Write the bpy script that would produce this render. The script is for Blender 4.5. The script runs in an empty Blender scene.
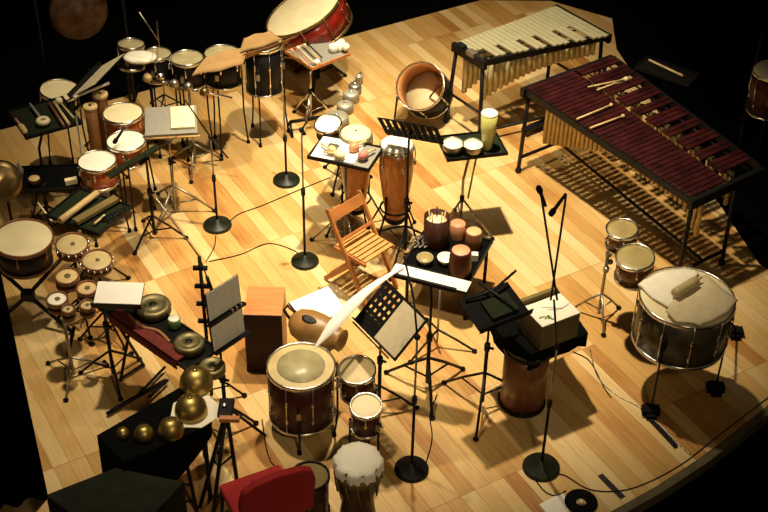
import bpy, math, random
from mathutils import Vector as V, Matrix
random.seed(7)
S = bpy.context.scene
C = S.collection
PI = math.pi
# ------------------------------------------------------------------ camera
CAM_H, CAM_PITCH, CAM_ROLL, FPX = 6.83, math.radians(38), math.radians(1.2), 1300.0
cd = bpy.data.cameras.new('camera'); cam = bpy.data.objects.new('camera', cd); C.objects.link(cam)
FW = V((0, math.cos(CAM_PITCH), -math.sin(CAM_PITCH))); R0 = V((1, 0, 0)); U0 = V((0, math.sin(CAM_PITCH), math.cos(CAM_PITCH)))
RX = R0*math.cos(CAM_ROLL) + U0*math.sin(CAM_ROLL); UX = -R0*math.sin(CAM_ROLL) + U0*math.cos(CAM_ROLL)
CP = V((0, 0, CAM_H))
mw = Matrix((RX, UX, -FW)).transposed().to_4x4(); mw.translation = CP
cam.matrix_world = mw
cd.sensor_width = 36; cd.lens = FPX*36/768; cd.clip_end = 100
S.camera = cam
# ------------------------------------------------------------------ world, stage lamps, exposure
w = bpy.data.worlds.new('world'); S.world = w; w.use_nodes = True
w.node_tree.nodes['Background'].inputs[0].default_value = (1, .8, .55, 1)
w.node_tree.nodes['Background'].inputs[1].default_value = .035
S.view_settings.view_transform = 'Standard'; S.view_settings.look = 'None'
S.view_settings.gamma = 1; S.view_settings.use_curve_mapping = False
S.view_settings.exposure = -0.12
def spot(name, loc, target, energy, angle, blend, radius, col):
    l = bpy.data.lights.new(name, 'SPOT'); l.energy = energy; l.spot_size = math.radians(angle); l.spot_blend = blend
    l.shadow_soft_size = radius; l.color = col
    o = bpy.data.objects.new(name, l); C.objects.link(o); o.location = loc
    o.rotation_euler = (V(target)-V(loc)).to_track_quat('-Z', 'Y').to_euler(); return o
WARM = (1, .84, .60)
spot('stage_spot_main', (0.15, 8.8, 7.2), (0.35, 9.1, 0), 4400, 58, 1.0, .12, WARM)
spot('stage_spot_left', (-1.6, 7.6, 7.2), (-1.5, 7.2, 0), 1500, 48, 1.0, .12, WARM)
spot('stage_spot_rear', (-1.4, 10.2, 7.2), (-1.8, 10.7, 0), 1350, 50, 1.0, .12, WARM)
spot('stage_spot_back', (0.6, 11.4, 7.2), (0.8, 12.0, 0), 1500, 44, 1.0, .12, WARM)
spot('front_wash', (1.9, -0.5, 7.9), (-0.4, 8.4, 0), 1000, 38, 1.0, .5, (1, .80, .50))
# ------------------------------------------------------------------ helpers: pixel of the photograph -> point of the place at a height
def pt(px, py, h=0.0):
    d = FW + RX*((px-384)/FPX) + UX*((256-py)/FPX)
    return CP + d*((h-CAM_H)/d.z)
def proj(p):
    v = V(p)-CP; z = v.dot(FW); return 384+FPX*v.dot(RX)/z, 256-FPX*v.dot(UX)/z
def hat(base, y):
    """height above floor point `base` whose picture row is y"""
    lo, hi = 0, 4
    for _ in range(30):
        m = (lo+hi)/2
        if proj((base.x, base.y, m))[1] > y: lo = m
        else: hi = m
    return lo
# ------------------------------------------------------------------ materials (all procedural)
M = {}
def mat(name, rgb, rough=.5, metal=0, var=.18, scale=9, bump=0, stretch=None, coat=0, spec=None):
    m = bpy.data.materials.new(name); m.use_nodes = True; nt = m.node_tree; b = nt.nodes['Principled BSDF']
    tc = nt.nodes.new('ShaderNodeTexCoord'); mp = nt.nodes.new('ShaderNodeMapping'); n = nt.nodes.new('ShaderNodeTexNoise')
    n.inputs['Scale'].default_value = scale; n.inputs['Detail'].default_value = 4
    if stretch: mp.inputs['Scale'].default_value = stretch
    r = nt.nodes.new('ShaderNodeValToRGB')
    r.color_ramp.elements[0].position = .3; r.color_ramp.elements[1].position = .7
    r.color_ramp.elements[0].color = tuple(c*(1-var) for c in rgb)+(1,)
    r.color_ramp.elements[1].color = tuple(min(1, c*(1+var)) for c in rgb)+(1,)
    L = nt.links.new
    L(tc.outputs['Object'], mp.inputs['Vector']); L(mp.outputs['Vector'], n.inputs['Vector']); L(n.outputs['Fac'], r.inputs['Fac']); L(r.outputs['Color'], b.inputs['Base Color'])
    b.inputs['Roughness'].default_value = rough; b.inputs['Metallic'].default_value = metal
    if spec is not None: b.inputs['Specular IOR Level'].default_value = spec
    if coat: b.inputs['Coat Weight'].default_value = coat; b.inputs['Coat Roughness'].default_value = .15
    if bump:
        bp = nt.nodes.new('ShaderNodeBump'); bp.inputs['Strength'].default_value = bump; bp.inputs['Distance'].default_value = .01
        L(n.outputs['Fac'], bp.inputs['Height']); L(bp.outputs['Normal'], b.inputs['Normal'])
    M[name] = m; return m
mat('black', (.006, .0055, .005), .5, spec=.2)
mat('black_matt', (.005, .0045, .004), .85, spec=.1)
mat('black_cloth', (.004, .004, .0035), .95, bump=.4, scale=30, spec=.02)
mat('curtain', (.002, .002, .002), 1.0, spec=0)
mat('green_cloth', (.014, .019, .008), .9, bump=.3, scale=30, spec=.1)
mat('base_iron', (.010, .013, .006), .45, spec=.3)
mat('chrome', (.80, .76, .66), .22, 1, .06)
mat('steel', (.34, .31, .24), .35, .8)
mat('brass', (.40, .29, .09), .42, 1, .2, 14)
mat('bronze', (.22, .15, .06), .38, .85, .35, 20)
mat('dark_bronze', (.09, .045, .022), .5, .4, .5, 12)
mat('gong_grey', (.17, .14, .06), .45, .6, .3, 16)
mat('paper', (.84, .81, .70), .8, 0, .03)
mat('white_cloth', (.82, .76, .60), .9, 0, .05, 20, .3)
mat('cream_cloth', (.66, .55, .33), .9, 0, .08, 20, .3)
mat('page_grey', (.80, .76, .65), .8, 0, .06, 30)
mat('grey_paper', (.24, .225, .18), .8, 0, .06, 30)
mat('beige_paper', (.56, .47, .29), .8, 0, .05, 18)
mat('yellow_paper', (.82, .76, .40), .8, 0, .08, 10)
mat('brown_paper', (.36, .21, .075), .8, 0, .12, 7)
mat('white_head', (.84, .79, .64), .5, 0, .05)
mat('cream_head', (.76, .65, .38), .5, 0, .10, 5)
mat('tan_head', (.52, .40, .18), .5, 0, .15, 8)
mat('olive_head', (.30, .23, .085), .35, 0, .2, 8)
mat('grey_head', (.36, .31, .16), .35, 0, .2, 8)
mat('dot', (.12, .09, .04), .6)
mat('red_shell', (.20, .012, .006), .25, 0, .35, 14, coat=.6)
mat('orange_shell', (.46, .10, .018), .3, 0, .25, 8, stretch=(6, 6, 1), coat=.4)
mat('conga_wood', (.58, .20, .040), .35, 0, .22, 8, stretch=(6, 6, 1), coat=.3)
mat('dark_wood', (.045, .014, .007), .45, 0, .35, 10, stretch=(6, 6, 1), spec=.3)
mat('cajon_front', (.028, .009, .005), .5, 0, .4, 8, spec=.2)
mat('carton', (.12, .09, .035), .8, 0, .2)
mat('bell_silver', (.42, .39, .29), .42, .5, .15)
mat('maroon_shell', (.060, .014, .008), .4, 0, .3, 10, spec=.3)
mat('brown_shell', (.17, .062, .018), .4, 0, .3, 10, stretch=(6, 6, 1), coat=.2)
mat('olive_shell', (.075, .058, .026), .4, .1, .35, 12, spec=.35)
mat('inner_wood', (.50, .23, .07), .5, 0, .2, 6)
mat('ply', (.50, .20, .055), .45, 0, .18, 5, stretch=(1, 8, 1))
mat('chair_wood', (.40, .15, .035), .45, 0, .2, 8)
mat('slat_wood', (.56, .27, .075), .45, 0, .2, 8)
mat('light_wood', (.62, .44, .19), .5, 0, .2, 10)
mat('rosewood', (.030, .0048, .005), .38, 0, .6, 9, spec=.35)
mat('rail_black', (.005, .0045, .004), .5, spec=.25)
mat('vib_bar', (.50, .46, .27), .42, .45, .08)
mat('gold_pipe', (.50, .36, .13), .42, .3, .15)
mat('pale_pipe', (.52, .43, .22), .4, .3, .15)
mat('red_cloth', (.36, .011, .012), .85, 0, .15, 40, .2)
mat('table_red', (.13, .014, .009), .9, 0, .2, 20, .2)
mat('pot', (.30, .155, .042), .4, 0, .25, 7)
mat('leather', (.27, .12, .035), .5, 0, .3, 9)
mat('pink', (.55, .20, .15), .5)
mat('peach', (.60, .27, .13), .5, 0, .15)
mat('yellow_glass', (.62, .60, .16), .3, 0, .1)
mat('green_cup', (.10, .20, .06), .4)
mat('olive', (.16, .11, .028), .7, 0, .2)
mat('tape', (.012, .012, .010), .8)
mat('lip', (.10, .075, .03), .7, 0, .25, 12)
mat('fascia', (.005, .0045, .004), .9, spec=.02)
mat('grey_green', (.014, .015, .008), .8, 0, .3, 9, spec=.1)
# oak floor: planks in a rotated frame, each with its own tone
def floor_mat():
    m = bpy.data.materials.new('oak_floor'); m.use_nodes = True; nt = m.node_tree; b = nt.nodes['Principled BSDF']; L = nt.links.new
    def nd(t, **k):
        n = nt.nodes.new(t)
        for a, v in k.items(): setattr(n, a, v)
        return n
    def mth(op, a, bb=None):
        n = nd('ShaderNodeMath', operation=op)
        for i, x in enumerate((a, bb)):
            if x is None: continue
            if isinstance(x, (int, float)): n.inputs[i].default_value = x
            else: L(x, n.inputs[i])
        return n.outputs[0]
    tc = nd('ShaderNodeTexCoord'); mp = nd('ShaderNodeMapping'); mp.inputs['Rotation'].default_value = (0, 0, math.radians(59.2))
    L(tc.outputs['Object'], mp.inputs['Vector'])
    sp = nd('ShaderNodeSeparateXYZ'); L(mp.outputs['Vector'], sp.inputs[0])
    u, v = sp.outputs[0], sp.outputs[1]
    vr = mth('DIVIDE', v, .118); row = mth('FLOOR', vr)
    wn0 = nd('ShaderNodeTexWhiteNoise', noise_dimensions='1D'); L(mth('FLOOR', mth('DIVIDE', v, 1.18)), wn0.inputs['W'])
    ur = mth('ADD', mth('DIVIDE', u, 1.62), mth('MULTIPLY', mth('GREATER_THAN', wn0.outputs['Value'], .5), .5)); col = mth('FLOOR', ur)
    cv = nd('ShaderNodeCombineXYZ'); L(row, cv.inputs[0]); L(col, cv.inputs[1])
    wn = nd('ShaderNodeTexWhiteNoise', noise_dimensions='2D'); L(cv.outputs[0], wn.inputs['Vector'])
    # panel tone
    cv2 = nd('ShaderNodeCombineXYZ'); L(mth('FLOOR', mth('DIVIDE', v, 1.18)), cv2.inputs[0]); L(col, cv2.inputs[1])
    wn2 = nd('ShaderNodeTexWhiteNoise', noise_dimensions='2D'); L(cv2.outputs[0], wn2.inputs['Vector'])
    gm = nd('ShaderNodeMapping'); gm.inputs['Scale'].default_value = (1.2, 16, 1); L(mp.outputs['Vector'], gm.inputs['Vector'])
    gn = nd('ShaderNodeTexNoise'); gn.inputs['Scale'].default_value = 3.2; gn.inputs['Detail'].default_value = 6; L(gm.outputs['Vector'], gn.inputs['Vector'])
    bl = nd('ShaderNodeTexNoise'); bl.inputs['Scale'].default_value = 1.4; bl.inputs['Detail'].default_value = 4; L(mp.outputs['Vector'], bl.inputs['Vector'])
    tone = mth('ADD', mth('ADD', mth('MULTIPLY', wn.outputs['Value'], .46), .09), mth('ADD', mth('MULTIPLY', gn.outputs['Fac'], .34), mth('ADD', mth('MULTIPLY', bl.outputs['Fac'], .42), mth('MULTIPLY', wn2.outputs['Value'], .10))))
    rp = nd('ShaderNodeValToRGB'); e = rp.color_ramp.elements
    e[0].position = .30; e[0].color = (.20, .075, .015, 1); e[1].position = 1.0; e[1].color = (.68, .50, .235, 1)
    for p, c in ((.48, (.36, .155, .036, 1)), (.62, (.48, .265, .074, 1)), (.80, (.58, .37, .130, 1))):
        x = e.new(p); x.color = c
    L(tone, rp.inputs['Fac'])
    fv = mth('FRACT', vr); fu = mth('FRACT', ur)
    gap = mth('MAXIMUM', mth('LESS_THAN', fv, .035), mth('LESS_THAN', fu, .004))
    mx = nd('ShaderNodeMix', data_type='RGBA'); L(mth('MULTIPLY', gap, .55), mx.inputs['Factor']); L(rp.outputs['Color'], mx.inputs[6]); mx.inputs[7].default_value = (.16, .06, .015, 1)
    L(mx.outputs[2], b.inputs['Base Color'])
    b.inputs['Roughness'].default_value = .42
    b.inputs['Specular IOR Level'].default_value = .35
    M['floor'] = m
floor_mat()
# ------------------------------------------------------------------ mesh builder
def frame(o, z, x=None):
    z = V(z).normalized()
    x = V(x) if x is not None else (V((1, 0, 0)) if abs(z.x) < .9 else V((0, 1, 0)))
    y = z.cross(x).normalized(); x = y.cross(z).normalized()
    m = Matrix((x, y, z)).transposed().to_4x4(); m.translation = V(o); return m
class MB:
    def __init__(s): s.v = []; s.f = []; s.sm = []; s.bev = 0
    def add(s, vs, fs, smooth=False, T=None):
        k = len(s.v)
        s.v += [(T @ V(p)) if T is not None else V(p) for p in vs]
        s.f += [tuple(i+k for i in f) for f in fs]; s.sm += [smooth]*len(fs); return s
    def box(s, c, d, T=None):
        x, y, z = (q/2 for q in d); c = V(c)
        vs = [c+V((a*x, b*y, e*z)) for a in (-1, 1) for b in (-1, 1) for e in (-1, 1)]
        return s.add(vs, [(0, 1, 3, 2), (4, 6, 7, 5), (0, 4, 5, 1), (2, 3, 7, 6), (0, 2, 6, 4), (1, 5, 7, 3)], False, T)
    def tube(s, pts, r, n=8):
        pts = [V(p) for p in pts]; rs = r if isinstance(r, (list, tuple)) else [r]*len(pts); vs = []; fs = []; x = None
        for i, p in enumerate(pts):
            t = (pts[min(i+1, len(pts)-1)]-pts[max(i-1, 0)]).normalized()
            fr = frame(p, t, x); x = fr.col[0].to_3d()
            for k in range(n):
                a = 2*PI*k/n; vs.append(fr @ V((rs[i]*math.cos(a), rs[i]*math.sin(a), 0)))
        for i in range(len(pts)-1):
            for k in range(n): fs.append((i*n+k, i*n+(k+1) % n, (i+1)*n+(k+1) % n, (i+1)*n+k))
        s.add(vs, fs, n > 4)
        k = len(s.v)-len(vs)
        s.f += [tuple(k+i for i in reversed(range(n))), tuple(k+(len(pts)-1)*n+i for i in range(n))]; s.sm += [False, False]
        return s
    def lathe(s, prof, n=32, T=None, smooth=True, closed=False):
        vs = []; fs = []
        for r, z in prof:
            for k in range(n):
                a = 2*PI*k/n; vs.append(V((max(r, 1e-5)*math.cos(a), max(r, 1e-5)*math.sin(a), z)))
        m = len(prof); rng = range(m if closed else m-1)
        for i in rng:
            j = (i+1) % m
            for k in range(n): fs.append((i*n+k, i*n+(k+1) % n, j*n+(k+1) % n, j*n+k))
        return s.add(vs, fs, smooth, T)
    def sphere(s, c, r, T=None, n=16, sc=(1, 1, 1)):
        prof = [(r*math.sin(PI*i/10), -r*math.cos(PI*i/10)) for i in range(11)]
        m = Matrix.Translation(V(c)) @ Matrix.Diagonal((*sc, 1)); m = (T @ m) if T is not None else m
        return s.lathe(prof, n, m)
    def prism(s, poly, z0, z1, T=None):
        n = len(poly); vs = [V((p[0], p[1], z0)) for p in poly]+[V((p[0], p[1], z1)) for p in poly]
        a = sum(poly[i][0]*poly[(i+1) % n][1]-poly[(i+1) % n][0]*poly[i][1] for i in range(n))
        up = tuple(range(n, 2*n)); dn = tuple(reversed(range(n)))
        fs = [up, dn]+[(i, (i+1) % n, (i+1) % n+n, i+n) for i in range(n)]
        if a < 0: fs = [tuple(reversed(f)) for f in fs]
        return s.add(vs, fs, False, T)
    def build(s, name, m, parent=None, bevel=0, sub=0):
        off = V((0, 0, 0)); q = parent
        while q is not None: off += q.location; q = q.parent
        me = bpy.data.meshes.new(name); org = V((0, 0, 0))
        if parent is None and s.v:
            lo = V((min(p.x for p in s.v), min(p.y for p in s.v), min(p.z for p in s.v))); hi = V((max(p.x for p in s.v), max(p.y for p in s.v), lo.z)); org = (lo+hi)/2
        me.from_pydata([tuple(p-off-org) for p in s.v], [], s.f)
        me.polygons.foreach_set('use_smooth', s.sm); me.validate(); me.update()
        me.materials.append(M[m] if isinstance(m, str) else m)
        o = bpy.data.objects.new(name, me); C.objects.link(o)
        o.location = org
        if parent is not None: o.parent = parent
        if bevel:
            b = o.modifiers.new('bevel', 'BEVEL'); b.width = bevel; b.segments = 2; b.limit_method = 'ANGLE'
        if sub:
            b = o.modifiers.new('sub', 'SUBSURF'); b.levels = sub; b.render_levels = sub
        return o
def thing(name, label, cat, loc, group=None):
    o = bpy.data.objects.new(name, None); C.objects.link(o); o.location = V(loc); o.empty_display_size = .1
    return tag(o, label, cat, group)
def tag(o, label, cat, group=None):
    o['label'] = label; o['category'] = cat
    if group: o['group'] = group
    return o
def struct(o): o['kind'] = 'structure'; return o
def spline(ps, k=6):
    ps = [V(p) for p in ps]; q = [ps[0]*2-ps[1]]+ps+[ps[-1]*2-ps[-2]]; out = []
    for i in range(1, len(q)-2):
        a, b, c, d = q[i-1:i+3]
        for j in range(k):
            t = j/k; out.append(.5*((2*b)+(c-a)*t+(2*a-5*b+4*c-d)*t*t+(3*b-a-3*c+d)*t**3))
    out.append(ps[-1]); return out
Z = V((0, 0, 1))
def xy(p, z=0): return V((p.x, p.y, z))
# ------------------------------------------------------------------ the stage
lf = [pt(610, 512), pt(655, 487), pt(700, 458), pt(735, 431), pt(768, 405)]
front = [(-4.8, 5.0), (-2.4, 4.75), (-.6, 4.85), (.5, 5.3)]+[(p.x, p.y) for p in lf]+[(3.35, 7.6), (3.62, 8.1)]
back = [(3.2, 8.75), (2.46, 12.45), (2.5, 13.15), (1.85, 13.55), (1.04, 13.53), (-3.73, 10.59), (-4.8, 9.93)]
outline = front+back
struct(MB().prism(outline, -.06, 0).build('floor', 'floor'))
def arc_band(line, z0, z1, th, name, m):
    b = MB(); n = len(line); vs = []
    for i, p in enumerate(line):
        a = V((*line[max(i-1, 0)], 0)); c = V((*line[min(i+1, n-1)], 0)); t = (c-a).normalized(); nr = V((t.y, -t.x, 0))
        q = V((*p, 0)); vs += [q+Z*z1+nr*.001, q+nr*th+Z*z1, q+nr*th+Z*z0, q+nr*.001+Z*z0]
    fs = []
    for i in range(n-1):
        for k in range(4): fs.append((4*i+k, 4*i+(k+1) % 4, 4*i+4+(k+1) % 4, 4*i+4+k))
    b.add(vs, fs); return struct(b.build(name, m))
arc_band(front, -.10, -.004, .06, 'trim_1', 'lip')
arc_band(front, -.95, -.10, .03, 'trim_2', 'fascia')
struct(MB().prism([(-9, -1), (9, -1), (9, 12), (-9, 12)], -1.05, -1.0).build('floor', 'curtain'))
struct(MB().prism([(-9, 8.0), (-4.8, 8.0)]+list(reversed(back))+[(3.62, 8.1), (9, 8.1), (9, 17), (-9, 17)], -.06, -.004).build('floor', 'curtain'))
def curtain(name, a, b, z0, z1, folds, amp):
    a = V((*a, 0)); b = V((*b, 0)); n = folds*6; t = (b-a).normalized(); nr = V((-t.y, t.x, 0)); vs = []; fs = []
    for i in range(n+1):
        p = a+(b-a)*(i/n)+nr*amp*math.sin(2*PI*i/6+.7*math.sin(i*.31))
        vs += [p+Z*z0, p+Z*z1, p+nr*.012+Z*z0, p+nr*.012+Z*z1]
    for i in range(n):
        k = 4*i; fs += [(k, k+4, k+5, k+1), (k+2, k+3, k+7, k+6), (k+1, k+5, k+7, k+3), (k, k+2, k+6, k+4)]
    m = MB(); m.add(vs, fs, True); return m.build(name, 'curtain')
struct(curtain('wall_back', (-7, 10.6), (1.2, 15.6), -.003, 6.5, 40, .06))
struct(curtain('wall_right', (1.2, 15.6), (6.5, 10.5), -.003, 6.5, 36, .06))
# the black side drape at the front left
q0 = pt(48, 496); 
tag(curtain('side_drape', (q0.x-1.3, q0.y-.55), (q0.x, q0.y), .002, 5.0, 9, .03), 'tall black side drape hanging at the left front edge of the stage', 'curtain')
# ------------------------------------------------------------------ builders
def tripod(root, base, hub, spread, ang, m='black', r=.009, brace=True, foot=True):
    base = xy(V(base))
    for k in range(3):
        a = ang+k*2*PI/3; d = V((math.cos(a), math.sin(a), 0))
        p = base+d*spread+Z*.014
        l = MB().tube([base+Z*hub, base+d*spread*.5+Z*(hub*.52+.01), p], r, 6).build('leg', m, root)
        if foot: MB().sphere(p, .016, n=8, sc=(1.4, 1.4, .85)).build('foot', 'black_matt', l)
        if brace: MB().tube([base+Z*hub*.35, base+d*spread*.55+Z*hub*.47], r*.7, 6).build('brace', m, l)
def drum(name, label, cat, c, r, depth, shell, head='white_head', axis=(0, 0, 1), lugs=8, hoop='chrome', legs=0, group=None, dot=None, legm='black', la=.3, opened=False, rods=False, taper=1.0, dotm='dot'):
    c = V(c); ax = V(axis).normalized(); T = frame(c, ax)
    low = c-ax*depth
    root = thing(name, label, cat, (low.x, low.y, 0 if legs else max(0, low.z-r*math.sqrt(max(0, 1-ax.z**2)))), group)
    rb = r*taper
    MB().lathe([(r, -.012), ((r+rb)/2, -depth*.5), (rb, -depth+.004), (rb-.008, -depth+.004), (r-.008, -.012)], 36, T, closed=True).build('shell', shell, root)
    if not opened:
        h = MB().lathe([(0, .001), (r*.6, 0), (r*.965, -.002), (r+.003, -.006), (r+.003, -.018), (0, -.016)], 36, T).build('head', head, root)
        if dot: MB().lathe([(0, .0045), (r*dot, .0045), (r*dot, .001)], 20, T @ Matrix.Translation((r*.05 if dot < .5 else 0, 0, 0))).build('centre_patch', dotm, h)
        MB().lathe([(r+.002, .008), (r+.008, .011), (r+.014, .008), (r+.014, -.022), (r+.003, -.022)], 36, T, closed=True).build('hoop', hoop, root)
    else:
        MB().lathe([(r+.001, .004), (r+.008, .004), (r+.008, -.02), (r+.001, -.02)], 36, T, closed=True).build('hoop', hoop, root)
        MB().lathe([(0, -depth+.02), (r-.009, -depth+.02), (r-.009, -depth+.012), (0, -depth+.012)], 36, T).build('lower_head', head, root)
    if not opened or True:
        MB().lathe([(rb+.001, -depth+.022), (rb+.012, -depth+.022), (rb+.012, -depth-.004), (rb+.001, -depth-.004)], 36, T, closed=True).build('lower_hoop', hoop, root)
    for k in range(lugs):
        a = 2*PI*(k+.5)/lugs; ca, sa = math.cos(a), math.sin(a); m = MB()
        z1 = -depth+.02 if rods or depth > .3 else -depth*.45
        rr = r+.013
        m.tube([T @ V((rr*ca, rr*sa, -.0)), T @ V((rr*ca, rr*sa, z1))], .0045, 6)
        m.lathe([(0, -.028), (.009, -.028), (.011, 0), (.009, .028), (0, .028)], 8, T @ Matrix.Translation(((r+.008)*ca, (r+.008)*sa, -depth*.38)))
        if rods or depth > .3: m.lathe([(0, -.028), (.009, -.028), (.011, 0), (.009, .028), (0, .028)], 8, T @ Matrix.Translation(((rb+.006)*ca, (rb+.006)*sa, -depth*.74)))
        m.build('lug', hoop if hoop != 'black' else 'steel', root)
    for k in range(legs):
        a = la+2*PI*k/legs; d = V((math.cos(a), math.sin(a), 0)); p = c+d*(r+.016)
        l = MB().tube([xy(p, c.z-depth*.35), xy(p, max(.03, (c.z-depth)*.5)), xy(p+d*.025, .014)], .008, 6).build('leg', legm, root)
        MB().lathe([(0, -.014), (.018, -.014), (.014, .02), (0, .024)], 10, Matrix.Translation(xy(p+d*.025, .014))).build('foot', 'black_matt', l)
        MB().box(xy(c+d*(r+.010), c.z-depth*.55), (.03, .03, .06)).build('bracket', 'steel', l)
    return root
def conga(label, c, bottom, shell='conga_wood', head='cream_head', r=.14, group=None, dot=None, ang=.4):
    c = V(c); root = thing('conga', label, 'conga drum', (c.x, c.y, bottom), group); D = c.z-bottom; T = Matrix.Translation(c)
    MB().lathe([(r, -.01), (r*1.13, -.22*D), (r*1.14, -.34*D), (r*.94, -.62*D), (r*.72, -.86*D), (r*.66, -D), (r*.61, -D), (r*.9, -.3*D), (r*.9, -.012)], 36, T, closed=True).build('shell', shell, root)
    h = MB().lathe([(0, .012), (r*.55, .012), (r*.9, .006), (r+.006, -.006), (r+.008, -.03), (0, -.014)], 36, T).build('head', head, root)
    if dot: MB().lathe([(0, .0155), (.012, .0155), (.012, .010)], 12, T).build('centre_patch', 'dot', h)
    MB().lathe([(r+.008, -.028), (r+.018, -.028), (r+.018, -.05), (r+.008, -.05)], 36, T, closed=True).build('rim', 'steel', root)
    MB().lathe([(r*.665, -D+.05), (r*.695, -D+.05), (r*.675, -D), (r*.655, -D)], 36, T, closed=True).build('foot_band', 'black', root)
    for k in range(5):
        a = ang+2*PI*k/5; d = V((math.cos(a), math.sin(a), 0))
        MB().tube([c+d*(r+.02)-Z*.04, c+d*(r*1.13+.012)-Z*.13*D, c+d*(r*1.15+.006)-Z*.24*D], .005, 6).box(c+d*(r*1.14+.008)-Z*.25*D, (.022, .022, .04)).build('lug', 'steel', root)
    return root
def conga_stand(label, c, ring_z, r, ang):
    c = xy(V(c)); root = thing('conga_stand', label, 'drum stand', c, 'conga stands under the two congas')
    MB().lathe([(r, ring_z), (r+.012, ring_z), (r+.012, ring_z-.014), (r, ring_z-.014)], 28, Matrix.Translation(c), closed=True).build('ring', 'black', root)
    for k in range(4):
        d = V((math.cos(ang+k*PI/2), math.sin(ang+k*PI/2), 0))
        l = MB().tube([c+d*(r+.006)+Z*(ring_z+.16), c+d*(r+.004)+Z*ring_z, c+d*(r+.16)+Z*.012], .009, 6).build('leg', 'black', root)
        MB().sphere(c+d*(r+.16)+Z*.016, .018, n=8, sc=(1, 1, .8)).build('foot', 'black_matt', l)
def axes(yaw, tau):
    W = V((math.cos(yaw), math.sin(yaw), 0)); B = V((-math.sin(yaw), math.cos(yaw), 0))
    U = B*math.cos(tau)+Z*math.sin(tau); return W, U, W.cross(U)
def desk_frame(Cn, yaw, tau):
    W, U, N = axes(yaw, tau); m = Matrix((W, U, N)).transposed().to_4x4(); m.translation = V(Cn); return m
def music_stand(label, base, Cn, yaw, tau, w=.48, h=.33, style='plain', m='black', leg_ang=.5, spread=.26, hub=.28, desk_m=None, polem=None, pole_r=.011, group=None):
    base = xy(V(base)); Cn = V(Cn); root = thing('music_stand', label, 'music stand', base, group)
    T = desk_frame(Cn, yaw, tau); pm = polem or m; dm = desk_m or m
    tripod(root, base, hub, spread, leg_ang, pm, .010)
    j = T @ V((0, -h*.12, -.035)); top = xy(base, max(.3, j.z-.05))
    MB().tube([base+Z*.05, xy(base, hub+.25)], pole_r+.003).build('lower_pole', pm, root)
    MB().tube([xy(base, hub+.2), top, j], pole_r*.8).build('pole', pm, root)
    MB().lathe([(0, -.03), (.022, -.03), (.022, .03), (0, .03)], 10, Matrix.Translation(xy(base, hub+.25))).build('collar', 'black', root)
    MB().tube([xy(base, hub+.25), xy(base, hub+.25)+V((.045, -.02, 0))], .010, 6).build('knob', 'black_matt', root)
    MB().box((0, -h*.12, -.022), (.05, .09, .03), T).build('bracket', 'black', root)
    d = MB()
    if style == 'plain': d.box((0, 0, 0), (w, h, .006), T)
    elif style == 'holes':
        nx, ny = 9, 6; sx, sy = w/nx, h/ny
        for i in range(nx+1): d.box((-w/2+i*sx, 0, 0), (.030, h+.03, .005), T)
        for j2 in range(ny+1): d.box((0, -h/2+j2*sy, 0), (w+.03, .030, .0056), T)
        d.box((0, -h*.36, 0), (w, h*.28, .0052), T)
    elif style == 'slats':
        for i in range(9): d.box((-w/2+w*i/8, 0, 0), (.036, h, .005), T)
        for yy in (-.5, .0, .5): d.box((0, yy*h, 0), (w, .022, .0065), T)
    d.build('desk', dm, root)
    MB().box((0, -h/2-.004, .024), (w+.02, .006, .055), T).build('ledge', dm, root)
    return root, T
def edge_on(c, p, q, lean=.06):
    W = (xy(q)-xy(p)).normalized(); v = (CP-V(c)).normalized(); U = (v-W*v.dot(W)).normalized()
    B = V((-W.y, W.x, 0))
    if B.dot(U) < 0: W = -W; B = -B
    return math.atan2(W.y, W.x), math.atan2(U.z, U.dot(B))+lean
def sheet(name, label, T, x, y, w, h, m='paper', z=.008, th=.003, cat='sheet music', group=None):
    return tag(MB().box((x, y, z), (w, h, th), T).build(name, m), label, cat, group)
def mic_stand(label, base, height, booms=(), r=.125, group='round-base microphone stands', baseM='base_iron'):
    base = xy(V(base)); root = thing('microphone_stand', label, 'microphone stand', base, group); T = Matrix.Translation(base)
    MB().lathe([(0, 0), (r, 0), (r, .018), (r*.93, .030), (r*.25, .042), (.02, .075), (0, .075)], 36, T).build('base', baseM, root)
    MB().tube([base+Z*.06, xy(base, height*.55)], .0105).build('lower_pole', 'black', root)
    MB().tube([xy(base, height*.5), xy(base, height)], .0075).build('pole', 'steel', root)
    MB().lathe([(0, -.03), (.018, -.03), (.018, .03), (0, .03)], 10, T @ Matrix.Translation((0, 0, height*.55))).build('collar', 'black', root)
    for a, b in booms: MB().tube([a, b], .007, 6).build('boom', 'black', root)
    if booms: MB().sphere(xy(base, height), .022, n=10).build('joint', 'black', root)
    return root
def microphone(label, tip, d, group=None):
    d = V(d).normalized(); T = frame(tip, d); root = thing('microphone', label, 'microphone', V(tip)-d*.0, group)
    MB().lathe([(0, -.16), (.010, -.16), (.012, -.05), (.013, -.04), (0, -.04)], 12, T).build('body', 'black', root)
    MB().lathe([(0, -.042), (.018, -.042), (.02, -.02), (.016, .002), (0, .008)], 12, T).build('grille', 'black_matt', root)
def rect_from(pxs, h):
    """four picture corners (any order round) at height h -> centre, yaw, width, depth of the nearest rectangle"""
    p = [pt(x, y, h) for x, y in pxs]; c = sum(p, V((0, 0, 0)))/4
    W = ((p[1]-p[0])+(p[2]-p[3]))/2; H = ((p[3]-p[0])+(p[2]-p[1]))/2
    yw = math.atan2(W.y, W.x); yh = math.atan2(H.y, H.x)
    s = 1 if W.x*H.y-W.y*H.x > 0 else -1
    yaw = (yw+(yh-s*PI/2)) / 2 if abs((yh-s*PI/2)-yw) < 2 else yw
    return c, yaw, W.length, H.length
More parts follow.
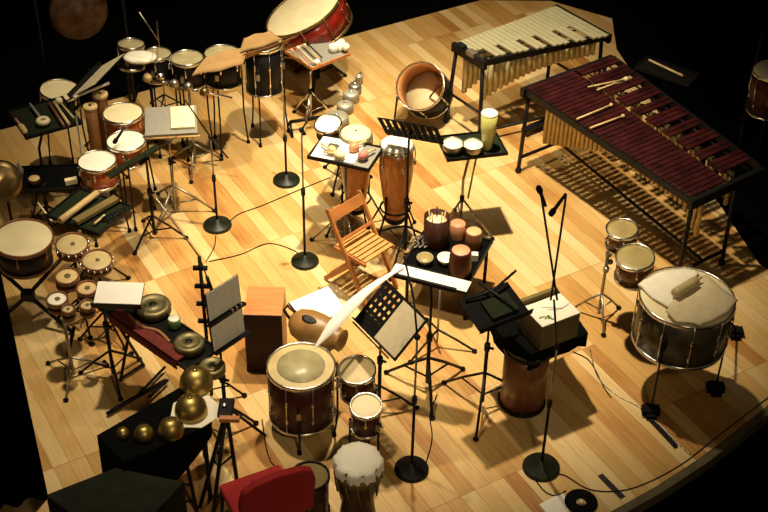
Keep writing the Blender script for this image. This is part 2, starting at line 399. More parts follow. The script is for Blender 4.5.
def trap_table(label, pxs, h, base=None, m='black_matt', rim='black', pole='steel', spread=.3, ang=.3, hub=.35, name='percussion_table', rimh=.03, legs=True, group=None):
    c, yaw, w, d = rect_from(pxs, h); T = Matrix.Translation(c) @ Matrix.Rotation(yaw, 4, 'Z')
    b = xy(base) if base is not None else xy(c)
    root = thing(name, label, 'table', b, group)
    MB().box((0, 0, -.012), (w, d, .018), T).build('top', m, root)
    e = MB(); e.box((0, d/2, -.004), (w+.016, .012, rimh), T).box((0, -d/2, -.004), (w+.016, .012, rimh), T).box((w/2, 0, -.004), (.012, d, rimh), T).box((-w/2, 0, -.004), (.012, d, rimh), T)
    e.build('rim', rim, root)
    if legs:
        MB().tube([b+Z*.06, xy(b, hub+.2), xy(c, h-.02)] if (xy(b)-xy(c)).length > .03 else [b+Z*.06, xy(c, h-.02)], .012).build('pole', pole, root)
        MB().lathe([(0, -.03), (.02, -.03), (.02, .03), (0, .03)], 10, Matrix.Translation(xy(b, hub))).build('collar', 'black', root)
        tripod(root, b, hub, spread, ang, pole, .009)
    return root, T, w, d
def mallet(label, a, b, hr=.02, hm='cream_cloth', sm='light_wood', sr=.0055, group=None, cat='mallet', name='mallet', sc=1.0):
    a, b = V(a), V(b); root = thing(name, label, cat, a, group); t = (b-a).normalized()
    MB().tube([a, b], sr, 6).build('stick', sm, root)
    MB().lathe([(0, -hr*sc), (hr*.7, -hr*.75*sc), (hr, 0), (hr*.7, hr*.75*sc), (0, hr*sc)], 12, frame(b, t)).build('head', hm, root)
    return root
def flat(px, h): return [tuple(pt(x, y, h).xy) for x, y in px]
def rp(x, y, h, wpx): return (pt(x-wpx/2, y, h)-pt(x+wpx/2, y, h)).length/2
# ------------------------------------------------------------------ marimba
def bar_instrument(name, label, cat, A, L, Ln, wl, wh, nat, acc_pat, bar_m, pipe_m, nl, nh, al, ah, h, pipe, legs, rail='rail_black', bw=.84, pr=.021, rise=.022, full=False):
    A = V(A); L = V(L).normalized(); Pn = V((-L.y, L.x, 0)); root = thing(name, label, cat, xy(A+L*Ln/2+Pn*(wl+wh)/4))
    def q(s, t, z): return A+L*s+Pn*t+Z*(z-A.z)
    def obox(c, du, dv, dz, tw=0):
        T = Matrix((L, Pn, Z)).transposed().to_4x4(); T.translation = V(c); return (T @ Matrix.Rotation(tw, 4, 'Z'), (du, dv, dz))
    wd = lambda s: wl+(wh-wl)*s/Ln
    # rails
    for nm, f, zz in (('front_rail', .0, h-.03), ('back_rail', 1.0, h-.01)):
        m = MB(); a, b = q(0, f*wl, zz), q(Ln, f*wh, zz); d = (b-a).normalized()
        m.add([a+Z*.03, a-Z*.03, b-Z*.03, b+Z*.03, a+Z*.03+Pn*.022, a-Z*.03+Pn*.022, b-Z*.03+Pn*.022, b+Z*.03+Pn*.022], [(0, 1, 2, 3), (7, 6, 5, 4), (0, 3, 7, 4), (1, 5, 6, 2), (0, 4, 5, 1), (3, 2, 6, 7)])
        m.build(nm, rail, root)
    step = Ln/nat; mn = lambda s: nl+(nh-nl)*s/Ln; ma = lambda s: al+(ah-al)*s/Ln
    m = MB()
    for f0 in (.25, .78):
        m.tube([q(0.01, mn(0)*f0, h-.012), q(Ln-.01, mn(Ln)*f0, h-.012)], .008, 6)
    for f0 in (.22, .78):
        m.tube([q(0.01, mn(0)+.02+al*f0, h+rise-.012), q(Ln-.01, mn(Ln)+.02+ah*f0, h+rise-.012)], .008, 6)
    m.build('bar_support', rail, root)
    m = MB()
    for s, wv in ((-.025, wl), (Ln+.025, wh)):
        T, d = obox(q(s, wv/2, h-.035), .045, wv+.05, .085); m.box((0, 0, 0), d, T)
        m.build('end_panel', rail, root); m = MB()
    k = 0
    for i in range(nat):
        s = (i+.5)*step
        T, d = obox(q(s, mn(s)/2+.012, h+.012), step*bw, mn(s), .018); MB().box((0, 0, 0), d, T).build('bar', bar_m, root, bevel=.002)
        if i < nat-1 and acc_pat[i % 7]:
            s2 = (i+1)*step
            T, d = obox(q(s2, mn(s2)+.03+ma(s2)/2, h+.012+rise), step*bw, ma(s2), .018); MB().box((0, 0, 0), d, T).build('bar', bar_m, root, bevel=.002)
        ln = pipe(s/Ln); m = MB(); c = q(s, mn(s)*.5, h-.03); rr = min(pr, step*.47)
        m.lathe([(rr-.003, 0), (rr, 0), (rr, -ln), (0, -ln)], 12, Matrix.Translation(c)).build('resonator', pipe_m, root)
        if i < nat-1 and acc_pat[i % 7]:
            c = q((i+1)*step, mn(s)+.03+ma(s)*.5, h-.03); m = MB()
            m.lathe([(rr-.003, 0), (rr, 0), (rr, -ln), (0, -ln)], 12, Matrix.Translation(c)).build('resonator', pipe_m, root)
        elif full and i < nat-1:
            c = q((i+1)*step, mn(s)+.03+ma(s)*.5, h-.03); m = MB()
            m.lathe([(rr-.003, 0), (rr, 0), (rr, -ln), (0, -ln)], 12, Matrix.Translation(c)).build('resonator', pipe_m, root)
    for (s, t, s1, t1) in legs:
        top = q(s, t, h-.06); bot = q(s1, t1, .03)
        l = MB().tube([top, bot], .019, 8).build('leg', rail, root)
        MB().lathe([(0, -.03), (.02, -.03), (.03, -.012), (.03, .0), (.018, .03), (0, .03)], 10, Matrix.Translation(bot)).build('caster', 'black', l)
    return root, q, L, Pn
MH = .90
mA, mB = pt(526, 90, MH), pt(690, 199, MH); mL = (mB-mA); Ln = mL.length
pat = [1, 1, 0, 1, 1, 1, 0]
mar, mq, mLd, mPd = bar_instrument('marimba', 'long dark rosewood marimba with gold resonator tubes at the right of the stage', 'marimba', mA, mL, Ln, 1.04, .80, 36, pat, 'rosewood', 'gold_pipe', .54, .40, .45, .34, MH, lambda f: .62-.38*min(1, f*2.3)+.22*max(0, f-.88)/.12, [(.0, .04, -.02, .02), (0, .96, -.02, .98), (Ln, .04, Ln+.02, .02), (Ln, .54, Ln+.02, .56)])
MB().tube([mq(-.02, .02, .16), mq(-.02, .98, .16)], .016, 8).build('crossbar', 'rail_black', mar)
MB().tube([mq(Ln+.02, .02, .16), mq(Ln+.02, .56, .16)], .016, 8).build('crossbar', 'rail_black', mar)
MB().tube([mq(-.02, .5, .16), mq(Ln+.02, .3, .16)], .014, 8).build('stretcher', 'rail_black', mar)
VH = .88
vA, vB = pt(555, 7, VH), pt(457, 43, VH); VL = (vB-vA).length
vib, vq, vL, vP = bar_instrument('vibraphone', 'silver barred vibraphone with hanging resonator tubes at the back of the stage', 'vibraphone', vA, vB-vA, VL, .72, .42, 22, [1, 1, 1, 0, 1, 1, 0], 'vib_bar', 'pale_pipe', .42, .22, .34, .17, VH, lambda f: .20+.27*max(0, f-.25)**2/.5625, [(.02, .03, .0, .0), (.02, .68, .0, .72), (VL+.02, .02, VL+.05, -.04), (VL+.02, .40, VL+.05, .46)], pr=.030, bw=.90, full=True)
MB().tube([vq(0, .74, .12), vq(VL+.05, .42, .12)], .014, 8).build('stretcher', 'rail_black', vib)
MB().tube([vq(.0, .0, .30), vq(.0, .78, .30)], .013, 8).build('crossbar', 'rail_black', vib)
MB().tube([vq(VL+.04, -.02, .34), vq(VL+.04, .43, .34)], .013, 8).build('crossbar', 'rail_black', vib)
MB().box((0, 0, 0), (.34, .08, .02), Matrix.Translation(vq(VL*.55, .60, .07)) @ Matrix.Rotation(math.atan2(vL.y, vL.x), 4, 'Z')).build('pedal', 'black', vib)
for k, t in enumerate((.10, .26)):
    MB().box((0, 0, 0), (.07, .10, .05), Matrix.Translation(vq(VL+.035, t, VH+.02)) @ Matrix.Rotation(math.atan2(vL.y, vL.x), 4, 'Z')).build('motor_box' if k else 'damper_block', 'steel' if k else 'black', vib, bevel=.006)
ZM = MH+.028
def on_mar(a, b, label, **k):
    za = k.pop('z', ZM); return mallet(label, pt(*a, za), pt(*b, za), **k)
on_mar((588, 87), (626, 79), 'cream headed mallet on the marimba, upper one of the crossed pair', hr=.024, hm='cream_cloth', z=MH+.075, sr=.007, group='mallets lying on the marimba')
on_mar((597, 90), (624, 80), 'cream headed mallet on the marimba, lower one of the crossed pair', hr=.022, hm='cream_cloth', z=MH+.060, sr=.007, group='mallets lying on the marimba')
on_mar((577, 119), (611, 105), 'pale wooden mallet lying across the middle marimba bars, nearer the far end', hr=.018, hm='light_wood', z=ZM+.02, sr=.009, group='mallets lying on the marimba')
on_mar((590, 128), (623, 116), 'pale wooden mallet lying across the middle marimba bars, nearer the camera', hr=.018, hm='light_wood', z=ZM+.02, sr=.009, group='mallets lying on the marimba')
trap_table('narrow black tray stand in the dark behind the marimba', [(642, 66), (688, 88), (694, 76), (648, 54)], MH-.02, None, m='black_matt', spread=.2, pole='black')
tag(MB().tube([pt(649, 60, MH-.005), pt(683, 76, MH-.005)], .012, 8).build('wooden_stick', 'light_wood'), 'pale wooden stick lying in the dark just behind the marimba', 'stick')
# ------------------------------------------------------------------ concert bass drum, right
cBD = pt(687, 297, .90); rBD = rp(687, 297, .9, 92)
bd = drum('bass_drum', 'wide concert bass drum with cloths over its head at the right edge', 'drum', cBD, rBD, .40, 'olive_shell', 'cream_head', lugs=10, rods=True)
for px, tx in (((651, 409), None), ((716, 386), None), ((735, 330), None), ((668, 356), None)):
    p = pt(*px, .05); d = (xy(p)-xy(cBD)).normalized(); t = xy(cBD)+d*(rBD+.012)
    l = MB().tube([xy(t, .80), xy(p, .06)], .008, 6).build('leg', 'black', bd)
    MB().box(xy(p, .035), (.13, .075, .05), None).box(xy(p, .02), (.075, .14, .04)).build('caster_block', 'black_matt', l)
    MB().box(xy(t, .7), (.04, .04, .09)).build('bracket', 'black', l)
def cloth(poly, h, name, m, label, amp=.006, th=.012):
    P = [xy(pt(x, y, h)) for x, y in poly]; n = len(P); c = sum(P, V((0, 0, 0)))/n; vs = []; fs = []; K = 8
    rim = spline(P+[P[0]], 4)[:-1] if False else [P[i].lerp(P[(i+1) % n], k/4) for i in range(n) for k in range(4)]
    n = len(rim)
    for s in range(2):
        for i in range(K+1):
            for j, q in enumerate(rim):
                p = c.lerp(q, i/K); z = h+amp*math.sin(p.x*23+p.y*9)*math.sin(p.y*19)*(i/K)**.5
                over = max(0, (xy(p)-xy(cBD)).length-rBD-.012); z -= over*1.3
                vs.append(xy(p, z+(th if s == 0 else 0)))
    o2 = (K+1)*n
    for i in range(K):
        for j in range(n):
            j2 = (j+1) % n; a = (i*n+j, i*n+j2, (i+1)*n+j2, (i+1)*n+j); fs.append(a); fs.append(tuple(x+o2 for x in reversed(a)))
    for j in range(n): j2 = (j+1) % n; fs.append((K*n+j, K*n+j2, o2+K*n+j2, o2+K*n+j))
    b = MB(); b.add(vs, fs, True); return tag(b.build(name, m), label, 'cloth')
cloth([(638, 284), (660, 273), (682, 270), (699, 272), (690, 286), (678, 300), (668, 308), (652, 298)], .918, 'folded_cloth', 'white_cloth', 'white folded cloth on the left half of the concert bass drum')
cloth([(671, 304), (682, 292), (694, 279), (706, 276), (720, 288), (738, 300), (728, 312), (714, 320), (699, 326), (690, 324), (676, 322), (666, 312)], .932, 'folded_cloth', 'cream_cloth', 'cream cloth draped over the right half of the concert bass drum')
a, b = pt(674, 294, .985), pt(697, 280, .985)
bt = thing('bass_drum_beater', 'tan felt roller beater lying on the cloths of the bass drum', 'beater', a)
MB().lathe([(0, 0), (.03, .004), (.036, .02), (.036, (b-a).length-.02), (.03, (b-a).length-.004), (0, (b-a).length)], 16, frame(a, b-a)).build('felt_roller', 'tan_head', bt)
MB().tube([b, b+(b-a).normalized()*.05], .010).build('handle', 'light_wood', bt)
# two concert toms beside it
t1, t2 = pt(622, 229, .88), pt(635, 257, .82)
drum('concert_tom', 'smaller chrome rimmed concert tom behind the other one, near the marimba', 'drum', t1, rp(622, 229, .88, 29), .17, 'brown_shell', 'olive_head', axis=(-.08, -.06, 1), lugs=6, group='concert toms at the right')
drum('concert_tom', 'larger chrome rimmed concert tom beside the concert bass drum', 'drum', t2, rp(635, 257, .82, 36), .21, 'brown_shell', 'olive_head', axis=(-.08, -.08, 1), lugs=6, group='concert toms at the right')
bs = pt(598, 318); st = thing('tom_stand', 'chrome tripod stand carrying the two concert toms at the right', 'drum stand', bs)
ht = .80
MB().tube([bs+Z*.05, xy(bs, ht)], .013).build('pole', 'steel', st)
tripod(st, bs, .26, .22, .6, 'steel', .009)
for c in (t1, t2):
    d = (xy(c)-xy(bs)).normalized(); MB().tube([xy(bs, ht-.06), xy(bs, c.z-.02)+d*.02, xy(c, c.z-.08)-d*.13], .010, 6).build('arm', 'chrome', st)
for k in range(5): MB().lathe([(0, -.018), (.024, -.018), (.024, .018), (0, .018)], 10, Matrix.Translation(xy(bs, .52+.075*k)+V((.02*(k % 2), -.02, 0))) @ Matrix.Rotation(.9*k, 4, 'X')).build('clamp', 'steel', st)
# ------------------------------------------------------------------ desk with book box in front of the two mics
cx = pt(522, 405); cd_ = V((cx.x, cx.y+.03, .56))
drum('floor_drum', 'tall dark brown barrel drum standing under the black cloth and the box', 'drum', cd_, .165, .55, 'brown_shell', 'olive', lugs=0, hoop='black')
TB = .575
def drape(poly, h, name, m, label, drop=None, th=.010, cat='cloth'):
    P = [pt(x, y, h) for x, y in poly]; c = sum(P, V((0, 0, 0)))/len(P); n0 = len(P)
    rim = [P[i].lerp(P[(i+1) % n0], k/5) for i in range(n0) for k in range(5)]; n = len(rim); vs = []; fs = []
    dr = []
    for i in range(n0):
        for k in range(5): dr.append((drop[i]*(1-k/5)+drop[(i+1) % n0]*k/5) if drop else 0)
    for s in (1, 0):
        vs.append(c+Z*(th*s))
        for i in (1, 2): vs += [c.lerp(q, i/2)+Z*(th*s) for q in rim]
        vs += [q+(q-c).normalized()*(.012+.012*math.sin(j*1.7)+(0 if s else -.008))+Z*(-dr[j]) if dr[j] > .001 else q+(q-c).normalized()*.004+Z*(-.002+th*s) for j, q in enumerate(rim)]
    o2 = len(vs)//2
    for j in range(n):
        j2 = (j+1) % n; F = [(0, 1+j, 1+j2)]+[(1+i*n+j, 1+(i+1)*n+j, 1+(i+1)*n+j2, 1+i*n+j2) for i in range(2)]
        for f in F: fs.append(f); fs.append(tuple(x+o2 for x in reversed(f)))
        fs.append((1+2*n+j, o2+1+2*n+j, o2+1+2*n+j2, 1+2*n+j2))
    b = MB(); b.add(vs, fs, False); return tag(b.build(name, m), label, cat)
hb = .62
p1 = [pt(*q, hb) for q in ((505, 318), (560, 290), (588, 326), (532, 358))]
bt_, by_, bw_, bd_ = rect_from([(503, 316), (560, 293), (584, 330), (530, 354)], hb)
Tb = Matrix.Translation(bt_) @ Matrix.Rotation(by_, 4, 'Z')
tag(MB().box((0, 0, -.026), (bw_*.92, bd_*.92, .03), Tb).build('board', 'black_matt'), 'black board lying on the barrel drum under the black cloth', 'board')
drape([(487, 318), (556, 288), (588, 334), (576, 340), (531, 356), (505, 342)], hb, 'black_cloth', 'black_cloth', 'black cloth draped over the board that carries the box', [.06, .03, .12, .06, .13, .12], th=.012)
ct, yb, wb, db = rect_from([(523, 308), (561, 293), (579, 313), (543, 328)], .86)
Tbx = Matrix.Translation(ct) @ Matrix.Rotation(yb, 4, 'Z')
bx = thing('box', 'boxy carton with a white top on the black cloth at the right centre', 'box', xy(ct, .634))
MB().box((0, 0, -.113), (wb, db, .222), Tbx).build('body', 'carton', bx, bevel=.004)
MB().box((0, 0, .002), (wb*.995, db*.995, .006), Tbx).build('white_lid', 'white_cloth', bx)
pm = MB()
for k in range(5): pm.box((-wb*.33+.012*k, -db*.15+.03*k, .006), (.05-.004*k, .012, .002), Tbx @ Matrix.Rotation(.5*k, 4, 'Z'))
pm.build('green_print', 'green_cup', bx)
pm = MB()
for k in range(4): pm.box((wb*(-.05+.12*k), db*(.1-.09*k), .006), (.10, .005, .002), Tbx @ Matrix.Rotation(-.5+.25*k, 4, 'Z'))
pm.build('pale_print', 'grey_paper', bx)
tag(MB().box((wb*-.02, db*.5+.035, -.06), (wb*.98, .03, .20), Tbx).build('folder', 'olive'), 'olive folder standing on edge behind the carton with the white top', 'folder')
base = pt(482, 406); cdk = pt(494, 307, 1.0)
ms, Tm = music_stand('black music stand with a nearly flat black desk beside the carton', base, cdk, .55, .25, .42, .30, leg_ang=.35, spread=.36, hub=.34, desk_m='black_matt')
MB().tube([Tm @ V((-.17, .12, .02)), Tm @ V((.05, .10, .05)), Tm @ V((.28, .17, .07))], .010, 6).build('clip_bar', 'black', ms)
MB().tube([Tm @ V((-.02, .20, .05)), Tm @ V((.06, .02, .05)), Tm @ V((.10, -.1, .03))], .012, 6).build('clip_bar', 'black', ms)
tag(MB().box((.03, -.02, .018), (.22, .16, .025), Tm).build('folder', 'green_cloth'), 'dark green folder lying on the flat black music desk', 'folder')
# two spaced microphones on a round-base stand in front of the carton
b0 = pt(541, 468); hm = 1.15; tp = xy(b0, hm); jx = pt(554, 300, 1.62)
k1 = pt(541, 194, 2.35); k2 = pt(566, 196, 2.35)
mic_stand('round-base microphone stand with two tall thin rods, in front of the carton', b0, hm, [(tp, jx), (jx+V((.02, 0, 0)), k1), (jx-V((.02, 0, 0)), k2)], r=.133)
microphone('small black microphone on the left of two tall thin rods', k1+V((-.02, 0, .05)), (-.35, -.1, .9), 'pair of overhead microphones')
microphone('small black microphone on the right of two tall thin rods', k2+V((-.09, -.06, -.10)), (-.55, -.4, -.7), 'pair of overhead microphones')
# ------------------------------------------------------------------ centre: congas, tables, chair
c1, c2 = pt(356, 132, 1.0), pt(397, 143, .98)
conga('orange conga with a dotted cream head behind the white paper table', c1, .20, r=rp(356, 132, 1, 31)-.008, group='two orange congas', dot=True)
conga('orange conga with a white head beside the slatted music stand', c2, .20, head='white_head', r=rp(397, 143, 1, 33)-.008, group='two orange congas', ang=.1)
conga_stand('black four-legged ring stand under the conga behind the paper table', c1, .34, .122, .5)
conga_stand('black four-legged ring stand under the conga beside the slatted music stand', c2, .34, .122, .9)
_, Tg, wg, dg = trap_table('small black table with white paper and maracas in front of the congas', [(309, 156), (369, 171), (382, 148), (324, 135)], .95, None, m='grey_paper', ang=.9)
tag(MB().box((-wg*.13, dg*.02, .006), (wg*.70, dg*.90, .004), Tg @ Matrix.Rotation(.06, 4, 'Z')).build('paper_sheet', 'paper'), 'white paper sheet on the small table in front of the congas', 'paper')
def maraca(label, p, d, m, r=.042, z=.0, group='rattles on the paper table'):
    p = V(p); d = V(d).normalized(); root = thing('maraca', label, 'maraca', p-Z*r, group)
    MB().lathe([(0, -r*1.15), (r*.6, -r*.95), (r*.95, -r*.3), (r, .15*r), (r*.8, .75*r), (r*.35, 1.15*r), (.010, 1.3*r), (0, 1.3*r)], 18, frame(p, d)).build('gourd', m, root)
    MB().tube([p+d*r*1.2, p+d*(r*1.2+.10)-Z*(r*.35)], [.009, .011]).build('handle', 'light_wood', root)
hz = .95+.05
maraca('peach pink maraca at the right end of the paper table', pt(363, 155, hz), (.5, .6, 0), 'pink')
maraca('cream maraca on the paper table, the one nearest the front edge', pt(340, 155, hz), (-.8, .4, 0), 'cream_head')
maraca('peach maraca on the paper table just behind the pink one', pt(354, 147, hz), (.6, .7, 0), 'peach')
maraca('tan maraca on the paper table at the left of the cream one', pt(332, 150, hz), (-.6, .7, 0), 'light_wood', .036)
tag(MB().box((-wg*.22, dg*.05, .018), (.09, .06, .02), Tg).build('shaker_box', 'steel'), 'small grey metal shaker on the white paper', 'shaker')
# row of metal bells
row = [(359, 75, .034), (355, 84, .060), (351, 92, .075), (345, 103, .075), (337, 115, .105)]
hrow = .95
ra, rb_ = pt(361, 72, hrow-.10), pt(326, 126, hrow-.10)
mid = ra.lerp(rb_, .55); br = thing('bell_stand', 'bar stand carrying the diagonal row of metal bells', 'stand', xy(mid))
MB().tube([ra, rb_], .009).build('bar', 'steel', br)
MB().tube([mid, xy(mid, .05)], .011).build('pole', 'black', br); tripod(br, mid, .3, .26, .2)
names = ['smallest bell at the far end of the diagonal row', 'second smallest dark bell of the diagonal row', 'middle silver bell of the diagonal row', 'grey boxy bell of the diagonal row, second largest', 'largest silver bell of the diagonal row, next to the white drum']
for (x, y, r), lb in zip(row, names):
    p = pt(x, y, hrow); b = thing('cowbell', lb, 'bell', p-Z*.09, 'diagonal row of metal bells')
    MB().lathe([(0, 0), (r*.78, -.002), (r*.93, -.012), (r, -.085), (r-.006, -.085), (r*.88, -.02), (0, -.01)], 20, Matrix.Translation(p)).build('body', 'bell_silver' if r != .060 else 'steel', b)
    MB().lathe([(0, .014), (.012, .012), (.014, 0), (0, 0)], 10, Matrix.Translation(p)).build('knob', 'chrome', b)
drum('bongo', 'small bright white drum at the near end of the bell row', 'drum', pt(328, 124, .99), rp(328, 124, .99, 25), .12, 'dark_wood', 'white_head', axis=(-.15, -.15, 1), lugs=5)
# slatted music stand
bI = pt(405, 254); 
music_stand('black slatted folding music stand seen from behind, beside the white conga', bI, pt(411, 131, 1.27), -.28+PI, PI-2.27, .45, .40, 'slats', leg_ang=.2, spread=.38, hub=.30, pole_r=.012, desk_m='black_matt')
# table with bowls and jar
tj, TJ, wj, dj = trap_table('black tray table with two white bowls and a yellow jar', [(448, 160), (507, 153), (495, 131), (437, 137)], .86, pt(460, 231), pole='steel', spread=.30, ang=-.4, m='green_cloth')
MB().tube([xy(pt(466, 226), .3), xy(TJ @ V((.06, 0, 0)), .84)], .009).build('second_pole', 'steel', tj)
for x, y, w_, lb in ((453, 143, 21, 'white bowl at the left on the black tray table'), (473, 144, 20, 'white bowl next to the yellow jar on the black tray table')):
    p = pt(x, y, .95); r = rp(x, y, .95, w_); rt = thing('bowl', lb, 'bowl', xy(p, .861), 'two white bowls')
    MB().lathe([(r*.55, -.088), (r*.9, -.05), (r, 0), (r+.006, .004), (r+.006, -.006), (r*.94, -.055), (r*.6, -.089), (0, -.089)], 24, Matrix.Translation(p)).build('shell', 'steel', rt)
    MB().lathe([(0, -.002), (r*.97, -.004), (r*.97, -.02), (0, -.02)], 24, Matrix.Translation(p)).build('skin', 'white_head', rt)
pj = xy(pt(487, 148, .87), .861); rt = thing('jar', 'tall pale yellow glass jar on the black tray table', 'jar', pj)
MB().lathe([(0, 0), (.034, 0), (.042, .03), (.064, .20), (.070, .34), (.065, .342), (.058, .20), (.036, .02), (0, .02)], 24, Matrix.Translation(pj)).build('glass', 'yellow_glass', rt)
MB().lathe([(0, .335), (.069, .337), (.071, .352), (.05, .365), (0, .368)], 24, Matrix.Translation(pj)).build('lid', 'white_cloth', rt)
# wooden folding chair
def chair():
    sh = .44; A_, B_, C_, D_ = pt(338, 247, sh), pt(367, 229, sh), pt(391, 243, sh), pt(361, 262, sh)
    W = ((B_-A_)+(C_-D_)).normalized(); W.z = 0; F = V((W.y, -W.x, 0)); w_ = .36; d_ = .35; c = (A_+B_+C_+D_)/4
    T = Matrix((W, -F, Z)).transposed().to_4x4(); T.translation = xy(c); r = thing('folding_chair', 'wooden folding chair with a slatted seat standing beside the congas', 'chair', xy(c))
    for i in range(7): MB().box((0, -d_/2+d_*(i+.5)/7, sh), (w_-.03, d_/7*.72, .016), T).build('seat_slat', 'slat_wood', r, bevel=.003)
    for s in (-1, 1):
        x = s*w_/2
        MB().box((x*.93, 0, sh-.022), (.022, d_, .03), T).build('seat_rail', 'chair_wood', r)
        for nm, a, b in (('back_leg', (x, .24, .77), (x, -.20, .012)), ('front_leg', (x*.84, -.10, .43), (x*.84, .30, .012))):
            a, b = V(a), V(b); t = (b-a).normalized(); fr = frame((a+b)/2, t, V((1, 0, 0))); MB().box((0, 0, 0), (.022, .042, (b-a).length), T @ fr).build(nm, 'chair_wood', r, bevel=.003)
    for z, hh in ((.715, .095), (.53, .03)):
        y = .24-(.77-z)*.58; fr = frame((0, y-.012, z), V((0, .52, .85)), V((1, 0, 0))); MB().box((0, 0, 0), (w_+.02, .014, hh), T @ fr).build('back_rail', 'chair_wood', r, bevel=.003)
    MB().box((0, .235, .10), (w_*.84, .02, .03), T).build('stretcher', 'chair_wood', r); MB().box((0, -.14, .14), (w_, .02, .03), T).build('stretcher', 'chair_wood', r)
chair()
# low black percussion table with small instruments
lowt, TL, wl_, dl_ = trap_table('low black table crowded with small drums and bowls, right of the chair', [(404, 262), (472, 285), (489, 240), (428, 226)], .42, None, legs=False, m='black_cloth')
for sx in (-1, 1):
    for sy in (-1, 1):
        p = TL @ V((sx*(wl_/2-.03), sy*(dl_/2-.03), -.02)); MB().tube([p, xy(p, .0)], .014).build('leg', 'black', lowt)
LZ = .417
def cyl(name, label, cat, x, y, h, r, m, top='cream_head', z=LZ, prof=None, group=None, topname='head'):
    p = xy(pt(x, y, z+h), z); rt = thing(name, label, cat, p, group); T = Matrix.Translation(p)
    MB().lathe([(a*r, b*h) for a, b in (prof or [(0, 0), (.98, 0), (1, .03), (1, .97), (.93, 1.0), (.9, .96), (0, .96)])], 24, T).build('body', m, rt)
    if top: MB().lathe([(0, h*1.0+.004), (r*.8, h+.003), (r*.93, h-.004), (r*.9, h-.01)], 24, T).build(topname, top, rt)
    return rt, p
bk, p = cyl('bucket', 'brown round bucket holding white headed sticks on the low black table', 'bucket', 437, 216, .27, rp(437, 216, .7, 26), 'dark_wood', None, prof=[(0, 0), (.92, 0), (.96, .03), (1, 1), (.93, 1), (.9, .05), (0, .05)])
MB().lathe([(0, .225), (.085, .222), (.085, .21), (0, .205)], 20, Matrix.Translation(p)).build('filling', 'cream_head', bk)
for k in range(5):
    a = k*1.25+.3; q1 = p+V((math.cos(a)*.03, math.sin(a)*.03, .03)); q2 = p+V((math.cos(a)*.065, math.sin(a)*.065, .27+.012*k))
    mallet(['thickest', 'dark handled', 'leftmost', 'rearmost', 'shortest'][k]+' white headed mallet standing in the brown bucket', q2+V((math.cos(a)*.006, math.sin(a)*.006, .03)), q1, hr=.026 if k else .034, hm='white_head', sm='light_wood' if k != 1 else 'dark_wood', group='mallets in the brown bucket', sc=1.2)
DJ = [(0, 0), (.75, 0), (.78, .05), (.62, .35), (.72, .5), (.98, .8), (1, .97), (.95, 1), (0, .99)]
cyl('goblet_drum', 'dark red goblet drum with a peach head on the low black table', 'drum', 461, 250, .25, .082, 'maroon_shell', 'peach', prof=[(0, 0), (.8, 0), (.95, .08), (1.12, .35), (1.1, .6), (1, .97), (.95, 1), (0, .99)])
cyl('small_drum', 'small peach topped drum behind the red goblet drum', 'drum', 458, 223, .14, .062, 'peach', 'peach')
cyl('small_drum', 'small olive drum with a pale rim at the right of the low black table', 'drum', 474, 231, .15, .068, 'brown_shell', 'tan_head')
BWL = [(0, 0), (.5, 0), (.55, .05), (.9, .6), (1, 1), (.93, 1), (.82, .6), (.4, .14), (0, .12)]
cyl('bowl', 'white china bowl at the front of the low black table', 'bowl', 446, 257, .06, .070, 'white_head', None, prof=BWL)
cyl('bowl', 'olive grey bowl at the front left of the low black table', 'bowl', 425, 257, .06, .068, 'grey_head', 'olive_head', prof=BWL, topname='lid')
for k in range(4):
    a, b = pt(409+5*k, 248, .44), pt(418+5*k, 236, .44)
    tag(MB().tube(spline([a, a.lerp(b, .3)+V((.015, 0, 0)), a.lerp(b, .6)-V((.015, 0, 0)), b]), .010, 6).build('metal_shaker', 'steel'), ['leftmost', 'second', 'third', 'rightmost'][k]+' silver metal shaker at the left of the low black table'.replace('shaker at', 'shaker at'), 'shaker', 'metal shakers on the low table')
tag(MB().box(tuple(TL @ V((wl_*.40, 0, .03))), (.05, .05, .06)).build('white_block', 'white_head'), 'small white block at the right edge of the low black table', 'block')
# long narrow desk with white paper in front of the low table
bR = pt(427, 387); RH = 1.03
cR, yR, wR, dR = rect_from([(394, 273), (463, 293), (472, 283), (395, 262)], RH)
rd = thing('music_stand', 'black stand with a long narrow desk of white paper at the centre', 'music stand', xy(bR)); TR = Matrix.Translation(cR) @ Matrix.Rotation(yR, 4, 'Z')
MB().box((0, 0, -.008), (wR, dR, .01), TR).build('desk', 'black', rd); MB().box((-.02, -dR/2-.012, .004), (wR*.84, .022, .03), TR).build('ledge', 'black', rd)
MB().tube([xy(bR, .05), xy(bR, .5)], .015).build('lower_pole', 'black', rd); MB().tube([xy(bR, .45), xy(bR, .85), xy(cR, RH-.01)], .011).build('pole', 'black', rd)
MB().lathe([(0, -.03), (.024, -.03), (.024, .03), (0, .03)], 10, Matrix.Translation(xy(bR, .5))).build('collar', 'black', rd)
tripod(rd, bR, .30, .34, .62, 'black', .012)
tag(MB().box((0, 0, 0), (wR*1.02, dR*.96, .005), TR).build('score_sheet', 'paper'), 'long white sheet lying on the narrow desk at the centre', 'sheet music')
# small silver tripod foot beside it
sp = pt(437, 345); s2 = thing('microphone_stand', 'slim tripod microphone stand just behind the narrow white desk', 'microphone stand', xy(sp)); MB().tube([sp+Z*.03, xy(sp, .55)], .009).build('pole', 'steel', s2); tripod(s2, sp, .16, .30, -.25, 'black', .009, False)
